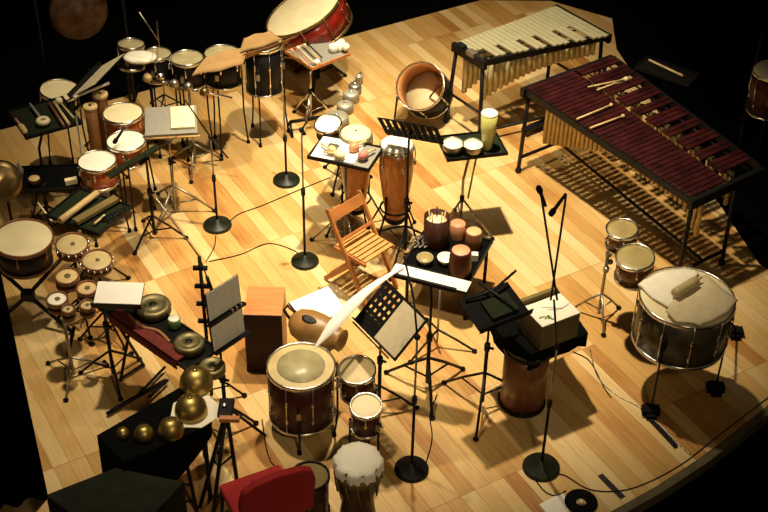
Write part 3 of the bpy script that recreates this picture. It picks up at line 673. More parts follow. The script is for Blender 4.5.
# curved white strip of paper sweeping down to the toms
pts_ = [pt(404, 266, 1.05), pt(372, 287, 1.06), pt(350, 307, 1.06), pt(332, 327, 1.04), pt(314, 349, .98)]
cl_ = spline(pts_, 6); vs = []; fs = []
for i, p in enumerate(cl_):
    f = i/(len(cl_)-1); t = (cl_[min(i+1, len(cl_)-1)]-cl_[max(i-1, 0)]).normalized(); sd = t.cross(Z).normalized(); sd = (sd+Z*.35).normalized()
    wd_ = .040*(min(1, .18+1.8*f) if f < .5 else min(1, .1+3.5*(1-f))); 
    for z_ in (0, .003): vs += [p+sd*wd_+Z*z_, p-sd*wd_+Z*z_]
for i in range(len(cl_)-1):
    k = 4*i; fs += [(k, k+4, k+5, k+1), (k+2, k+3, k+7, k+6), (k, k+2, k+6, k+4), (k+1, k+5, k+7, k+3)]
m_ = MB(); m_.add(vs, fs, True); tag(m_.build('curved_score_sheet', 'paper'), 'long white curved strip of paper sweeping down between the desk and the toms', 'sheet music')
# perforated stand
bS = pt(379, 411); 
mS, TS = music_stand('black perforated music stand with a beige page, right of the toms', bS, pt(390.5, 320, 1.0), -.97, .75, .48, .33, 'holes', leg_ang=2.2, spread=.28, hub=.26)
sheet('score_page', 'beige page covering the right half of the perforated music stand', TS, .115, .0, .25, .325, 'beige_paper', z=.008)
MB().box((0, -.19, .035), (.44, .012, .012), TS).build('ledge_strip', 'brown_shell', mS)
# ------------------------------------------------------------------ cajon, pot, white desk behind it
cA, cB = pt(247, 372), pt(284, 373); ax_ = (cB-cA); yaw = math.atan2(ax_.y, ax_.x)
cw = ax_.length; cz = .575; ctr = (cA+cB)/2; T = Matrix.Translation(ctr) @ Matrix.Rotation(yaw, 4, 'Z')
cj = thing('cajon', 'tall wooden box drum with a dark front and orange top', 'cajon', xy(ctr+V((0, .17, 0))))
MB().box((0, .17, cz/2), (cw, .32, cz-.02), T).build('body', 'ply', cj, bevel=.004)
MB().box((0, .006, cz/2), (cw, .010, cz-.01), T).build('front_plate', 'cajon_front', cj, bevel=.002)
MB().box((0, .17, cz-.006), (cw+.002, .33, .012), T).build('top_plate', 'ply', cj, bevel=.003)
for sx in (-1, 1):
    for sy in (.04, .3): MB().lathe([(0, 0), (.015, 0), (.015, .012), (0, .012)], 10, T @ Matrix.Translation((sx*(cw/2-.03), sy, 0))).build('foot', 'black_matt', cj)
bw2 = pt(326, 352); cW = pt(319, 308, .52)
mW, TW = music_stand('black music stand with a wide white page behind the clay pot', bw2, cW, .62, .20, .36, .30, leg_ang=.8, hub=.2, spread=.2)
sheet('score_page', 'wide white page on the music stand behind the clay pot', TW, .0, -.0, .345, .29, 'paper')
hp = .62; pc = pt(314, 329, hp); pd_ = (pt(345, 345, hp)-pt(290, 322, hp)).normalized()
pot = thing('pot_drum', 'tan clay pot drum lying on its side between cajon and curved paper', 'drum', xy(pc, hp-.13))
Tp = frame(pc-pd_*.19, pd_)
MB().lathe([(0, 0), (.06, .005), (.105, .05), (.128, .13), (.13, .22), (.118, .30), (.09, .36), (.075, .40), (.085, .43), (.07, .43), (0, .40)], 28, Tp).build('body', 'pot', pot)
MB().lathe([(0, .0), (.034, .0), (.038, .006), (.030, .010), (0, .004)], 18, frame(pc-pd_*.02+V((-.1, -.36, .93)).normalized()*.126, V((-.1, -.36, .93)), pd_) @ Matrix.Diagonal((1.6, .75, 1, 1))).build('sound_hole', 'black', pot)
MB().tube([pc-pd_*.17+Z*.07+V((.02, 0, 0)), pc-pd_*.23+Z*.12, pc-pd_*.26+Z*.06, pc-pd_*.2-Z*.01], .012).build('handle', 'dark_wood', pot)
stp = thing('pot_stand', 'low dark stand holding the clay pot drum', 'stand', xy(pc)); MB().tube([xy(pc, .05), xy(pc, hp-.15)], .014).build('pole', 'black', stp); MB().lathe([(.07, 0), (.10, .045), (.11, .045), (.08, -.01), (0, -.01)], 20, Matrix.Translation(xy(pc, hp-.155))).build('cradle', 'black', stp); tripod(stp, pc, .25, .2, .3)
# ------------------------------------------------------------------ toms, djembe, low drum, red chair in the foreground
w1 = pt(301, 366, .60)
drum('floor_tom', 'largest maroon floor tom with a pale head, front centre', 'drum', w1, rp(301, 366, .6, 66), .46, 'maroon_shell', 'tan_head', lugs=8, legs=3, rods=False, la=.5, group='maroon tom set', dot=.74, dotm='grey_head')
drum('tom', 'middle sized maroon tom between the large floor tom and the perforated stand', 'drum', pt(357, 370, .66), rp(357, 370, .66, 35), .24, 'maroon_shell', 'tan_head', axis=(-.05, -.12, 1), lugs=6, legs=3, la=1.0, group='maroon tom set')
drum('tom', 'smallest maroon tom with a cream head, above the djembe', 'drum', pt(366, 406, .60), rp(366, 406, .6, 29), .24, 'maroon_shell', 'cream_head', axis=(0, -.15, 1), lugs=6, legs=3, la=1.4, group='maroon tom set')
dj_ = pt(358, 458, .60); rj = rp(358, 458, .6, 47); dr = thing('djembe', 'djembe with a ragged cream skin at the bottom centre', 'drum', xy(dj_)); Tj = Matrix.Translation(xy(dj_))
MB().lathe([(.12, 0), (.13, 0), (.11, .16), (.105, .26), (.14, .36), (rj*.94, .50), (rj*.98, .585), (rj*.9, .585), (.09, .26), (.11, 0)], 32, Tj).build('body', 'dark_wood', dr)
vs = []; fs = []; n = 48
for i, (rr, z) in enumerate(((.001, .602), (rj*.6, .601), (rj*.96, .596), (rj*1.03, .58), (rj*1.06, .535))):
    for k in range(n): a = 2*PI*k/n; q = 1+(.05*math.sin(k*2.3)+.04*math.sin(k*1.1+1) if i > 2 else 0); zz = z-(.03*abs(math.sin(k*1.9)) if i == 4 else 0); vs.append(V((rr*q*math.cos(a), rr*q*math.sin(a), zz)))
for i in range(4):
    for k in range(n): fs.append((i*n+k, (i+1)*n+k, (i+1)*n+(k+1) % n, i*n+(k+1) % n)[::-1])
m_ = MB(); m_.add(vs, fs, True, Tj); m_.build('skin', 'white_head', dr)
MB().lathe([(rj*.96, .53), (rj*1.02, .53), (rj*1.02, .45), (rj*.93, .45)], 32, Tj, closed=True).build('rope_band', 'olive', dr)
for k in range(12):
    a = 2*PI*k/12; MB().tube([dj_*1.0+V((rj*1.03*math.cos(a), rj*1.03*math.sin(a), -.13)), xy(dj_, .30)+V((.135*math.cos(a+.15), .135*math.sin(a+.15), 0))], .006, 6).build('rope', 'olive', dr)
drum('low_drum', 'low drum with an olive head standing between the red chair and the djembe', 'drum', pt(310, 476, .38), rp(310, 476, .38, 36), .34, 'dark_wood', 'olive', lugs=6, hoop='black')
def red_chair():
    sh = .47; c = pt(291, 511, .47); yaw = math.radians(27); T = Matrix.Translation(xy(c)) @ Matrix.Rotation(yaw, 4, 'Z')
    r = thing('upholstered_chair', 'red upholstered chair with black frame seen from behind at the bottom', 'chair', xy(c))
    MB().box((-.12, .20, sh-.035), (.43, .42, .07), T).build('seat', 'red_cloth', r, bevel=.02)
    b = MB(); n = 10
    prof = [(-.24, .52), (-.25, .82), (-.225, .92), (-.15, .965), (0, .985), (.15, .965), (.225, .92), (.25, .82), (.24, .52)]
    vs = [V((x-.12, -.03-(z-.52)*.12, z)) for x, z in prof]+[V((x-.12, -.085-(z-.52)*.12, z)) for x, z in prof]; k = len(prof)
    b.add(vs, [tuple(reversed(range(k))), tuple(range(k, 2*k))]+[(i, (i+1) % k, (i+1) % k+k, i+k) for i in range(k)], False, T); b.build('backrest', 'red_cloth', r, bevel=.015)
    for sx in (-1, 1):
        for sy in (0, 1): MB().tube([T @ V((-.12+sx*.20, .02+sy*.36, sh-.06)), T @ V((-.12+sx*.22, -.03+sy*.46, .0))], .012).build('leg', 'black', r)
        MB().tube([T @ V((-.12+sx*.2, .0, sh-.05)), T @ V((-.12+sx*.2, -.045, .58))], .012).build('back_post', 'black', r)
red_chair()
# ------------------------------------------------------------------ black bell table, stand, case
bt2 = [(97, 436), (124, 463), (211, 425), (204, 374)]
hb2 = .72
PB = [pt(x, y, hb2) for x, y in bt2]; cB2 = sum(PB, V((0, 0, 0)))/4
tb = thing('bell_table', 'black cloth covered table carrying five brass bells at the lower left', 'table', xy(cB2))
MB().prism([(p.x, p.y) for p in PB], hb2-.03, hb2-.002).build('top', 'black_matt', tb)
for p in PB: q = p.lerp(cB2, .15); MB().tube([xy(q, hb2-.03), xy(q, 0)], .016).build('leg', 'black', tb)
dr_ = drape(bt2, hb2, 'black_cloth', 'black_cloth', 'black cloth hanging down over the front of the brass bell table', [.64, .62, .10, .04], th=.006)
bells = [(123, 434, 14, 'smallest brass bell at the left end of the black table'), (144, 434, 21, 'second smallest brass bell on the black table'), (171, 429, 27, 'middle brass bell on the black table'), (191, 408, 33, 'large brass bell resting on the white octagonal paper'), (196, 381, 34, 'large brass bell at the far end of the black table')]
oc = pt(195, 411, hb2+.01); Toc = Matrix.Translation(oc)
tag(MB().prism([(.165*math.cos(PI/8+k*PI/4), .165*math.sin(PI/8+k*PI/4)) for k in range(8)], -.002, .003, Toc).build('octagonal_paper', 'white_cloth'), 'white octagonal paper under the fourth brass bell', 'paper')
for x, y, w_, lb in bells:
    r = rp(x, y, hb2+.06, w_); p = xy(pt(x, y, hb2+.5*r), hb2+.013); rt = thing('brass_bell', lb, 'bell', p, 'five brass bells on the black table')
    MB().lathe([(r*.95, 0), (r, .004), (r*1.0, .25*r), (r*.93, .62*r), (r*.74, .96*r), (r*.45, 1.17*r), (r*.18, 1.25*r), (0, 1.26*r), (0, 1.22*r), (r*.7, .92*r), (r*.95, 0)], 32, Matrix.Translation(p)).build('dome', 'brass', rt)
    MB().lathe([(0, 0), (r*.16, 0), (r*.12, r*.07), (0, r*.09)], 12, Matrix.Translation(p+Z*(1.25*r))).build('crown', 'brass', rt)
# splayed black stand right of the bell table
sb = pt(222, 492); sh_ = .82; ss = thing('splayed_stand', 'black splayed metal stand with a knobbed head, between bell table and red chair', 'stand', xy(sb))
hd = pt(226, 408, sh_)
MB().box(tuple(hd), (.10, .16, .035)).build('head_plate', 'black', ss, bevel=.01)
MB().lathe([(0, .018), (.018, .018), (.018, .032), (.008, .034), (0, .030)], 14, Matrix.Translation(hd+V((-.01, .0, 0)))).build('bolt', 'chrome', ss)
MB().box(tuple(hd+V((.035, -.11, .01))), (.13, .035, .03), None).build('wooden_block', 'ply', ss)
for i, (x, y) in enumerate(((200, 508), (212, 524), (240, 500), (234, 462))):
    p = pt(x, y, .0); MB().tube([hd-Z*.02, p+Z*.006], .014).build('leg', 'black', ss)
L_ = [pt(x, y, 0) for x, y in ((200, 508), (212, 524), (240, 500), (234, 462))]
for f in (.5, .78):
    MB().tube([hd.lerp(L_[0], f), hd.lerp(L_[1], f), hd.lerp(L_[2], f)], .009, 6).build('crossbar', 'black', ss)
MB().tube([hd+V((.04, -.02, 0)), pt(266, 436, .70)], .010).build('arm', 'black', ss)
tr2 = thing('trestle', 'black folding trestle with wooden rungs under the right end of the bell table', 'stand', xy(pt(185, 500)))
for k, (a, b) in enumerate((((172, 446), (166, 512)), ((184, 452), (197, 512)))): MB().tube([pt(*a, .55), pt(*b, .0)+Z*.012], .013).build('leg', 'black', tr2)
for h_ in (.45, .25, .1):
    f = (.55-h_)/.55; a = pt(172, 446, .55).lerp(pt(166, 512), f); b = pt(184, 452, .55).lerp(pt(197, 512), f); MB().tube([a, b], .009, 6).build('rung', 'black', tr2)
qs = [pt(x, y, .66) for x, y in ((46, 495), (115, 468), (184, 482), (120, 548))]
cs = thing('case', 'dark green-grey case in the bottom left corner beside the bell table', 'case', xy(sum(qs, V((0, 0, 0)))/4))
z0c = 0.0
MB().prism([(p.x, p.y) for p in qs], .002, .60).build('body', 'grey_green', cs); MB().prism([(p.x, p.y) for p in qs], .605, .66).build('lid', 'grey_green', cs)
# ------------------------------------------------------------------ table with red cloth and small gongs
GH = .70
rt_, yt_, wt_, dt_ = rect_from([(103, 303), (185, 372), (214, 352), (134, 285)], GH)
gt, TG, wgt, dgt = trap_table('narrow black table with a red cloth edge carrying small gongs', [(102, 306), (185, 372), (214, 351), (132, 286)], GH, None, legs=False, m='black_matt')
edge = [pt(*q, GH) for q in ((104, 312), (188, 378))]
for sx in (-1, 1):
    a = TG @ V((sx*(wgt/2-.1), -dgt/2+.03, -.02)); b = TG @ V((sx*(wgt/2-.1), dgt/2-.03, -.02))
    d = (TG.to_3x3() @ V((1, 0, 0)))
    MB().tube([a, xy(b, .01)], .012).build('leg', 'black', gt); MB().tube([b, xy(a, .01)], .012).build('leg', 'black', gt)
    MB().tube([xy(a, .03)-d*.0, xy(b, .03)], .010).build('foot_bar', 'black', gt)
cv_ = MB(); 
cv_.box((.03, -dgt/2-.014, -.01), (wgt*.74, .008, .08), TG).box((.03, -dgt/2+.032, .022), (wgt*.74, .10, .016), TG)
tag(cv_.build('red_cloth', 'table_red'), 'dark red cloth hanging along the front edge of the gong table', 'cloth')
def gong(label, x, y, r, m, z, boss='black', group='small gongs lying on the red edged table'):
    p = xy(pt(x, y, z+.04), z); rt = thing('small_gong', label, 'gong', p, group); T = Matrix.Translation(p)
    MB().lathe([(r*.92, 0), (r, .0), (r, .045), (r*.93, .058), (r*.72, .060), (r*.62, .052), (r*.3, .050), (r*.27, .058), (0, .060), (0, .03), (r*.9, .03)], 32, T).build('disc', m, rt)
    MB().lathe([(0, .064), (r*.2, .063), (r*.24, .056), (0, .05)], 18, T).build('boss', boss, rt)
gz = GH+.012
gong('large dull bronze gong beside the white page on the red edged table', 153, 306, .130, 'gong_grey', gz)
gong('dull bronze gong in the middle of the red edged table, below the green cup', 189, 343, .108, 'gong_grey', gz)
gong('dull bronze gong at the near end beside the brass bells', 212, 367, .092, 'gong_grey', gz)
cyl('cup', 'small green cup with a pale top between the gongs', 'cup', 174, 318, .07, .045, 'green_cup', 'white_head', z=gz, topname='lid')
tag(MB().tube(spline([pt(128, 314, gz+.02), pt(140, 326, gz+.02), pt(158, 331, gz+.02), pt(170, 342, gz+.02)]), .012, 8).build('bent_beater', 'leather'), 'curved brown beater lying along the gong table', 'beater')
bp_ = pt(114, 378); 
mP, TP = music_stand('black low music stand holding a bright white page over the gong table', bp_, pt(119, 295, .92), -.02, .25, .335, .22, leg_ang=.9)
sheet('score_page', 'bright white blank page at the left of the gong table', TP, 0, 0, .33, .215, 'paper')
# two-tier stand with grey pages + boom stand beside it
bC = pt(227, 432)
mC, TC = music_stand('black music stand with two grey pages, one above the other, left of the cajon', bC, pt(225, 313, 1.12), .86, 1.50, .30, .48, 'plain', leg_ang=.4, spread=.22)
sheet('score_page', 'upper grey page on the two-tier music stand left of the cajon', TC, 0, .13, .285, .225, 'page_grey', group='grey pages left of the cajon')
sheet('score_page', 'lower grey page on the two-tier music stand left of the cajon', TC, 0, -.135, .285, .225, 'page_grey', group='grey pages left of the cajon')
MB().box((0, -.005, .018), (.33, .020, .03), TC).build('middle_ledge', 'black', mC)
for k in range(3): MB().box((.04+.04*k, .01, .024), (.012, .03, .03), TC).build('clip', 'steel', mC)
bb = pt(212, 398); hbm = 1.34; jb = xy(bb, hbm)
e1 = pt(155, 197, 1.75); e2 = jb-(e1-jb)*.18-Z*.12
bo = thing('boom_stand', 'tall black boom stand with a row of clamps, left of the grey pages', 'microphone stand', xy(bb))
MB().tube([bb+Z*.03, jb], .013).build('pole', 'black', bo); MB().tube([e1, jb, e2], .006, 6).build('boom', 'steel', bo); tripod(bo, bb, .25, .24, .1)
MB().lathe([(0, -.03), (.014, -.03), (.014, .09), (0, .09)], 10, frame(e2, (e2-jb))).build('counterweight', 'black', bo)
for k in range(4): p = xy(bb, hbm-.10-.16*k); MB().box(tuple(p), (.10, .03, .022), None).build('clamp', 'black', bo)
MB().tube([pt(108, 413, .02), pt(150, 389, .02)], .012).build('floor_bar', 'black', bo) if False else None
fb = thing('floor_stand', 'black folded tripod stand lying on the floor behind the bell table', 'stand', pt(130, 400))
MB().tube([pt(107, 414, .03), pt(166, 380, .03)], .016).build('folded_leg', 'black', fb); MB().tube([pt(140, 393, .05), pt(165, 367, .05)], .011).build('folded_leg', 'black', fb); MB().tube([pt(150, 397, .05), pt(168, 380, .05)], .011).build('folded_leg', 'black', fb)
# ------------------------------------------------------------------ left: large drum on X stand, studded bongos, five little drums
tc = pt(23, 238, .80); rt2 = rp(23, 238, .8, 57)
drum('large_drum', 'large cream headed drum on a black crossed stand at the left edge', 'drum', tc, rt2, .24, 'black', 'cream_head', axis=(.06, -.05, 1), lugs=6, hoop='brown_shell', taper=.9)
xs = thing('crossed_stand', 'black crossed folding stand under the large cream drum', 'drum stand', xy(tc))
MB().box(tuple(pt(28, 295, .30)), (.10, .08, .08)).build('hub', 'black', xs, bevel=.01)
for a, b in (((0, 270, .5), (74, 335, .0)), ((62, 258, .5), (4, 318, .03))): MB().tube([pt(*a[:2], a[2]), pt(28, 295, .30), pt(*b[:2], b[2])+Z*.018], .017).build('arm', 'black', xs)
MB().tube([pt(74, 327, .14), pt(68, 356, .018)], .015).build('foot', 'black', xs)
def studded(label, x, y, h, w_):
    c = pt(x, y, h); r = rp(x, y, h, w_); rt = drum('frame_drum', label, 'drum', c, r, .07, 'dark_wood', 'tan_head', axis=(.05, -.10, 1), lugs=0, hoop='brown_shell', dot=.16, group='studded frame drums on stands')
    T = frame(c, V((.05, -.10, 1)))
    for k in range(16):
        a = 2*PI*k/16; MB().sphere(T @ V(((r+.016)*math.cos(a), (r+.016)*math.sin(a), -.012)), .012, n=8).build('stud', 'chrome', rt)
    p = xy(c); s_ = thing('drum_stand', 'thin black tripod under the '+label, 'drum stand', p, 'tripods under the studded frame drums'); MB().tube([xy(p, .03), xy(p, h-.075)], .011).build('pole', 'black', s_); tripod(s_, p, .26, .22, x*.1)
studded('tan studded frame drum next to the large cream drum', 72, 244, .78, 30)
studded('smaller tan studded frame drum nearer the white page', 97, 260, .76, 28)
five = [(67, 276, 23, 'light_wood', 'widest tan topped little drum of the five at the left'), (87, 288, 20, 'light_wood', 'tan topped little drum nearest the bright white page'), (57, 299, 20, 'white_head', 'pale topped little drum, leftmost of the five'), (68, 309, 12, 'tan_head', 'tiniest little drum, frontmost of the five'), (87, 305, 14, 'tan_head', 'small dull topped little drum below the white page corner')]
p0 = pt(74, 377); fs_ = thing('cluster_stand', 'thin chrome tripod stand carrying five little wooden drums', 'drum stand', xy(p0)); MB().tube([xy(p0, .03), xy(p0, .60)], .013).build('pole', 'steel', fs_); tripod(fs_, p0, .2, .26, .5, 'steel')
for x, y, w_, m_, lb in five:
    c = pt(x, y, .72); r = rp(x, y, .72, w_)-.006
    drum('little_drum', lb, 'drum', c, r, .085, 'dark_wood', m_, axis=(.02, -.08, 1), lugs=0, hoop='brown_shell', dot=.3, group='five little wooden drums')
    MB().tube([xy(p0, .60), xy(c, .63)], .008, 6).build('arm', 'steel', fs_)
# ------------------------------------------------------------------ left back: tray tables, drums, gongs
Lt, TT, wt2, dt2 = trap_table('dark green tray table with rattles and sticks at the far left', [(26, 137), (82, 123), (62, 97), (8, 112)], .88, pt(48, 200), m='green_cloth', pole='black')
hz = .895
rr = thing('rattle', 'striped wooden rattle with a pink handle on the green tray', 'rattle', pt(20, 125, hz))
d_ = (pt(12, 113, hz)-pt(27, 133, hz)); n_ = d_.normalized(); p_ = pt(26, 133, hz+.03)
MB().lathe([(0, 0), (.015, .01), (.026, .03), (.020, .05), (.028, .07), (.02, .09), (.028, .11), (.018, .14), (.010, .17), (0, .17)], 14, frame(p_, n_)).build('body', 'light_wood', rr); MB().tube([p_+n_*.165, p_+n_*.26], .011).build('handle', 'pink', rr)
rg = thing('ring_rattle', 'round wooden ring rattle with a grey handle on the green tray', 'rattle', pt(43, 121, hz)); pr_ = pt(43, 121, hz+.02)
MB().lathe([(.022, -.012), (.03, -.022), (.052, -.018), (.064, 0), (.052, .020), (.03, .024), (.022, .012)], 20, Matrix.Translation(pr_), closed=True).build('ring', 'cream_head', rg); MB().tube([pr_+(pt(30, 104, hz)-pt(43, 121, hz)).normalized()*.06, pt(30, 104, hz+.02)], .012).build('handle', 'grey_paper', rg)
for k, (a, b) in enumerate((((49, 103), (64, 126)), ((54, 102), (69, 124)))):
    tag(MB().tube([pt(*a, hz+.012), pt(*b, hz+.012)], .014, 8).build('wooden_stick', 'brown_shell' if k == 0 else 'tan_head'), ('left darker' if k == 0 else 'right paler')+' thick wooden stick beside the ring rattle', 'stick', 'thick sticks on the green tray')
mallet('cream ball mallet lying at the right end of the green tray', pt(74, 118, hz+.03), pt(59, 101, hz+.03), hr=.035, hm='cream_head', sr=.008)
drum('snare_drum', 'wide cream headed drum behind the green tray at the far left', 'drum', pt(60, 90, .82), rp(60, 90, .82, 38), .16, 'black', 'cream_head', axis=(.12, .0, 1), lugs=6, legs=3, la=.9)
# sheet on thin stand seen almost edge-on
pL, qL = pt(83, 92, 1.05), pt(114, 60, 1.05); cL3 = (pL+qL)/2; yL, tL = edge_on(cL3, pL, qL, -.22)
bL3 = pt(101, 158); mL3, TL3 = music_stand('thin music stand turned edge-on with a cream page at the back left', bL3, cL3, yL, tL, (qL-pL).length, .30, 'plain', leg_ang=.2)
sheet('score_page', 'cream page on the edge-on music stand at the back left', TL3, 0, 0, (qL-pL).length*.98, .29, 'beige_paper')
wt_b = mallet('white stick lying over the cream drum at the back left', pt(109, 83, 1.0), pt(75, 97, 1.0), hr=.014, hm='white_head', sm='white_head', sr=.012)
# two tall slim drums
for x, y, xb, w_, lb in ((100, 94, 103, 14, 'tall slim wooden drum with a small tan top, in front of the cream tom'), (90, 106, 90, 13, 'shorter slim amber wooden drum left of the tall slim one')):
    b_ = pt(xb, y+62); h_ = .66; p = xy(pt(x, y, .95)); r = rp(x, y, .95, w_)
    rt = thing('tube_drum', lb, 'drum', xy(p, .0), 'slim wooden tube drums'); T = Matrix.Translation(p)
    MB().lathe([(0, .22), (r*.9, .22), (r*.95, .94), (r*.8, .945), (0, .94)], 20, T).build('body', 'brown_shell' if w_ == 14 else 'leather', rt)
    MB().lathe([(r*.95, .93), (r*1.12, .93), (r*1.12, .953), (r*.9, .957), (0, .956)], 20, T).build('head', 'light_wood', rt)
    MB().lathe([(0, .968), (.012, .966), (.014, .956)], 10, T).build('stud', 'dark_wood', rt)
    MB().tube([p+Z*.24, p+Z*.05], .012).build('pole', 'black', rt); tripod(rt, p, .2, .16, x*.3)
# group of drums behind the central left
def std(label, x, y, h, w_, depth, shell, head, ax=(0, 0, 1), lugs=6, **k):
    return drum(k.pop('name', 'tom'), label, 'drum', pt(x, y, h), rp(x, y, h, w_), depth, shell, head, axis=ax, lugs=lugs, legs=3, **k)
std('cream headed tom behind the two white headed orange drums', 123, 113, .86, 38, .20, 'orange_shell', 'cream_head', la=.4)
o1 = std('orange drum with a white head and a small clip microphone', 126, 141, .80, 37, .19, 'orange_shell', 'white_head', la=.7, group='orange drums with white heads')
o2 = std('orange drum with a white head crossed by a thin pole', 97, 161, .76, 36, .21, 'orange_shell', 'white_head', la=.2, group='orange drums with white heads')
microphone('small black clip microphone on the white headed orange drum', pt(114, 143, .86), (-.4, -.3, -.5))
pp = pt(93, 228); pst = mic_stand('thin tall stand standing in front of the white headed orange drum', pp, 1.15, [], r=.10, baseM='black')
# grey page and yellow book desk
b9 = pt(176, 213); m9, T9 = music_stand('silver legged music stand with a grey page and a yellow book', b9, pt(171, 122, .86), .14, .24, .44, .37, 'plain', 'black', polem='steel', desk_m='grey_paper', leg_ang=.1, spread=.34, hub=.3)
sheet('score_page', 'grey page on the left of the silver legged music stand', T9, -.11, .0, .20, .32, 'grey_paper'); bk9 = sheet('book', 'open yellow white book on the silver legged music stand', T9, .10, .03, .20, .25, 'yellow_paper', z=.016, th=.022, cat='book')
MB().box((0, -.19, .02), (.48, .014, .02), T9).build('front_bar', 'chrome', m9)
# black stand seen edge-on
a_, b_ = pt(168, 143, .98), pt(120, 172, .98); cL = (a_+b_)/2; yw, tw10 = edge_on(cL, a_, b_, .05)
b10 = pt(155, 238); music_stand('black music stand turned edge-on in front of the orange drums', b10, cL, yw, tw10, (b_-a_).length, .32, 'plain', leg_ang=.0, spread=.27, hub=.24, desk_m='green_cloth')
# second tray table with panels
l13, T13, w13, d13 = trap_table('dark green tray table with wooden boards, in front of the orange drums', [(49, 215), (98, 235), (131, 207), (79, 188)], .72, pt(92, 285), m='green_cloth', pole='black')
tag(MB().tube([pt(60, 221, .77), pt(97, 193, .77)], .028, 10).build('wooden_bar', 'light_wood'), 'thick pale wooden bar lying across the second green tray', 'bar')
tag(MB().box((.0, 0, 0), ((pt(75, 222, .77)-pt(117, 198, .77)).length, .07, .03), frame((pt(75, 222, .76)+pt(117, 198, .76))/2, Z, (pt(117, 198, .76)-pt(75, 222, .76)).normalized())).build('wooden_board', 'olive'), 'olive board lying beside the pale wooden bar on the second green tray', 'board')
mallet('small cream stick at the front corner of the second green tray', pt(94, 224, .745), pt(104, 216, .745), hr=.014, sr=.010)
for k in range(4): 
    a = pt(102+6*k, 219-3*k, .75); tag(MB().tube(spline([a, a+V((.03, .02, .012)), a+V((.06, -.01, .0))], 4), .010, 6).build('shaker', 'black'), ['nearest', 'second', 'third', 'farthest'][k]+' small black shaker along the right of the second green tray', 'shaker', 'black shakers on the second tray')
# dark odds and ends left of it
dk, TD, wd3, dd3 = trap_table('dark low table with a tan block and a pale block at the left', [(18, 190), (84, 190), (80, 166), (22, 166)], .55, pt(52, 238), m='black_cloth', pole='black')
cyl('wood_block', 'round tan topped wood block on the dark low table', 'block', 34, 178, .05, .052, 'dark_wood', 'light_wood', z=.56)
tag(MB().box((0, 0, 0), (.10, .045, .045), Matrix.Translation(pt(71, 181, .58)) @ Matrix.Rotation(.4, 4, 'Z')).build('pale_block', 'cream_head'), 'small pale block at the right end of the dark low table', 'block')
tag(MB().lathe([(0, 0), (.03, 0), (.032, .09), (.012, .13), (.012, .16), (0, .16)], 14, Matrix.Translation(xy(pt(21, 178, .56), .56))).build('bottle', 'grey_paper'), 'grey blue bottle at the left end of the dark low table', 'bottle')
mallet('white thin drumstick leaning in front of the dark low table', pt(38, 203, .45), pt(51, 220, .42), hr=.012, hm='white_head', sm='cream_head', sr=.009)
cg = pt(0, 182, .86); gs = thing('brass_gong', 'polished brass gong hanging at the left edge above the large drum', 'gong', xy(cg)); Tq = frame(cg, V((.15, -.85, .45)))
MB().lathe([(0, .05), (.03, .045), (.05, .02), (.12, .014), (.165, .0), (.172, -.05), (.166, -.05), (.12, .004), (0, .03)], 32, Tq).build('disc', 'bronze', gs)
MB().tube([cg+V((0, .09, -.02)), xy(cg+V((0, .09, 0)), .02)], .012).build('pole', 'black', gs); MB().tube([cg+V((0, .09, -.02)), cg+V((0, -.0, 0))], .012).build('arm', 'black', gs); tripod(gs, cg+V((0, .09, 0)), .25, .22, .2)
# big hanging gong at the back
gb = pt(92, 102); hg = hat(gb, 13); gc = xy(gb, hg); gf = thing('gong_stand', 'tall dark frame holding the hanging gong at the back left', 'stand', xy(gb+V((0, .05, 0))))
for s in (-1, 1): MB().tube([gc+V((s*.42, .03, .5)), xy(gb, .015)+V((s*.42, .03, 0))], .016).build('post', 'black', gf); MB().tube([xy(gb, .02)+V((s*.42, -.22, 0)), xy(gb, .02)+V((s*.42, .28, 0))], .016).build('foot', 'black', gf)
MB().tube([gc+V((-.42, .03, .5)), gc+V((.42, .03, .5))], .016).build('top_bar', 'black', gf)
hgg = thing('hanging_gong', 'large dark bronze gong hanging in its frame at the back left', 'gong', gc-Z*.3); Tg2 = frame(gc, V((.45, -1, .1)))
MB().lathe([(0, .035), (.05, .03), (.07, .012), (.2, .008), (.27, .0), (.285, -.05), (.278, -.05), (.2, 0), (0, .02)], 40, Tg2).build('disc', 'dark_bronze', hgg)
for s in (-1, 1): MB().tube([gc+V((s*.12, .02, .26)), gc+V((s*.12, .03, .5))], .004, 6).build('cord', 'black', hgg)
# row of dark toms with clear heads at the back
std('smallest dark tom at the left end of the back row', 131, 44, 1.05, 25, .22, 'black', 'grey_head', (.05, .1, 1), name='concert_tom', group='back row of dark toms')
std('second dark tom of the back row, behind the white oval pad', 157, 54, 1.02, 27, .24, 'black', 'grey_head', (.0, .05, 1), name='concert_tom', group='back row of dark toms')
std('third dark tom of the back row, with an open olive head', 187, 58, 1.0, 31, .26, 'black', 'grey_head', (0, .02, 1), name='concert_tom', group='back row of dark toms')
std('fourth dark tom of the back row, partly under brown paper', 222, 53, 1.0, 34, .30, 'black', 'grey_head', (0, .05, 1), name='concert_tom', group='back row of dark toms')
std('large black floor tom at the right end of the back row', 263, 43, 1.0, 37, .48, 'black', 'grey_head', (0, .02, 1), name='concert_tom', lugs=8, group='back row of dark toms')
cP = pt(140, 57, 1.06); tag(MB().lathe([(0, .02), (.10, .018), (.145, .008), (.15, -.004), (.14, -.018), (0, -.02)], 28, Matrix.Translation(cP) @ Matrix.Diagonal((1, .72, 1, 1))).build('oval_pad', 'white_head'), 'bright cream oval pad lying on the two smallest back toms', 'pad')
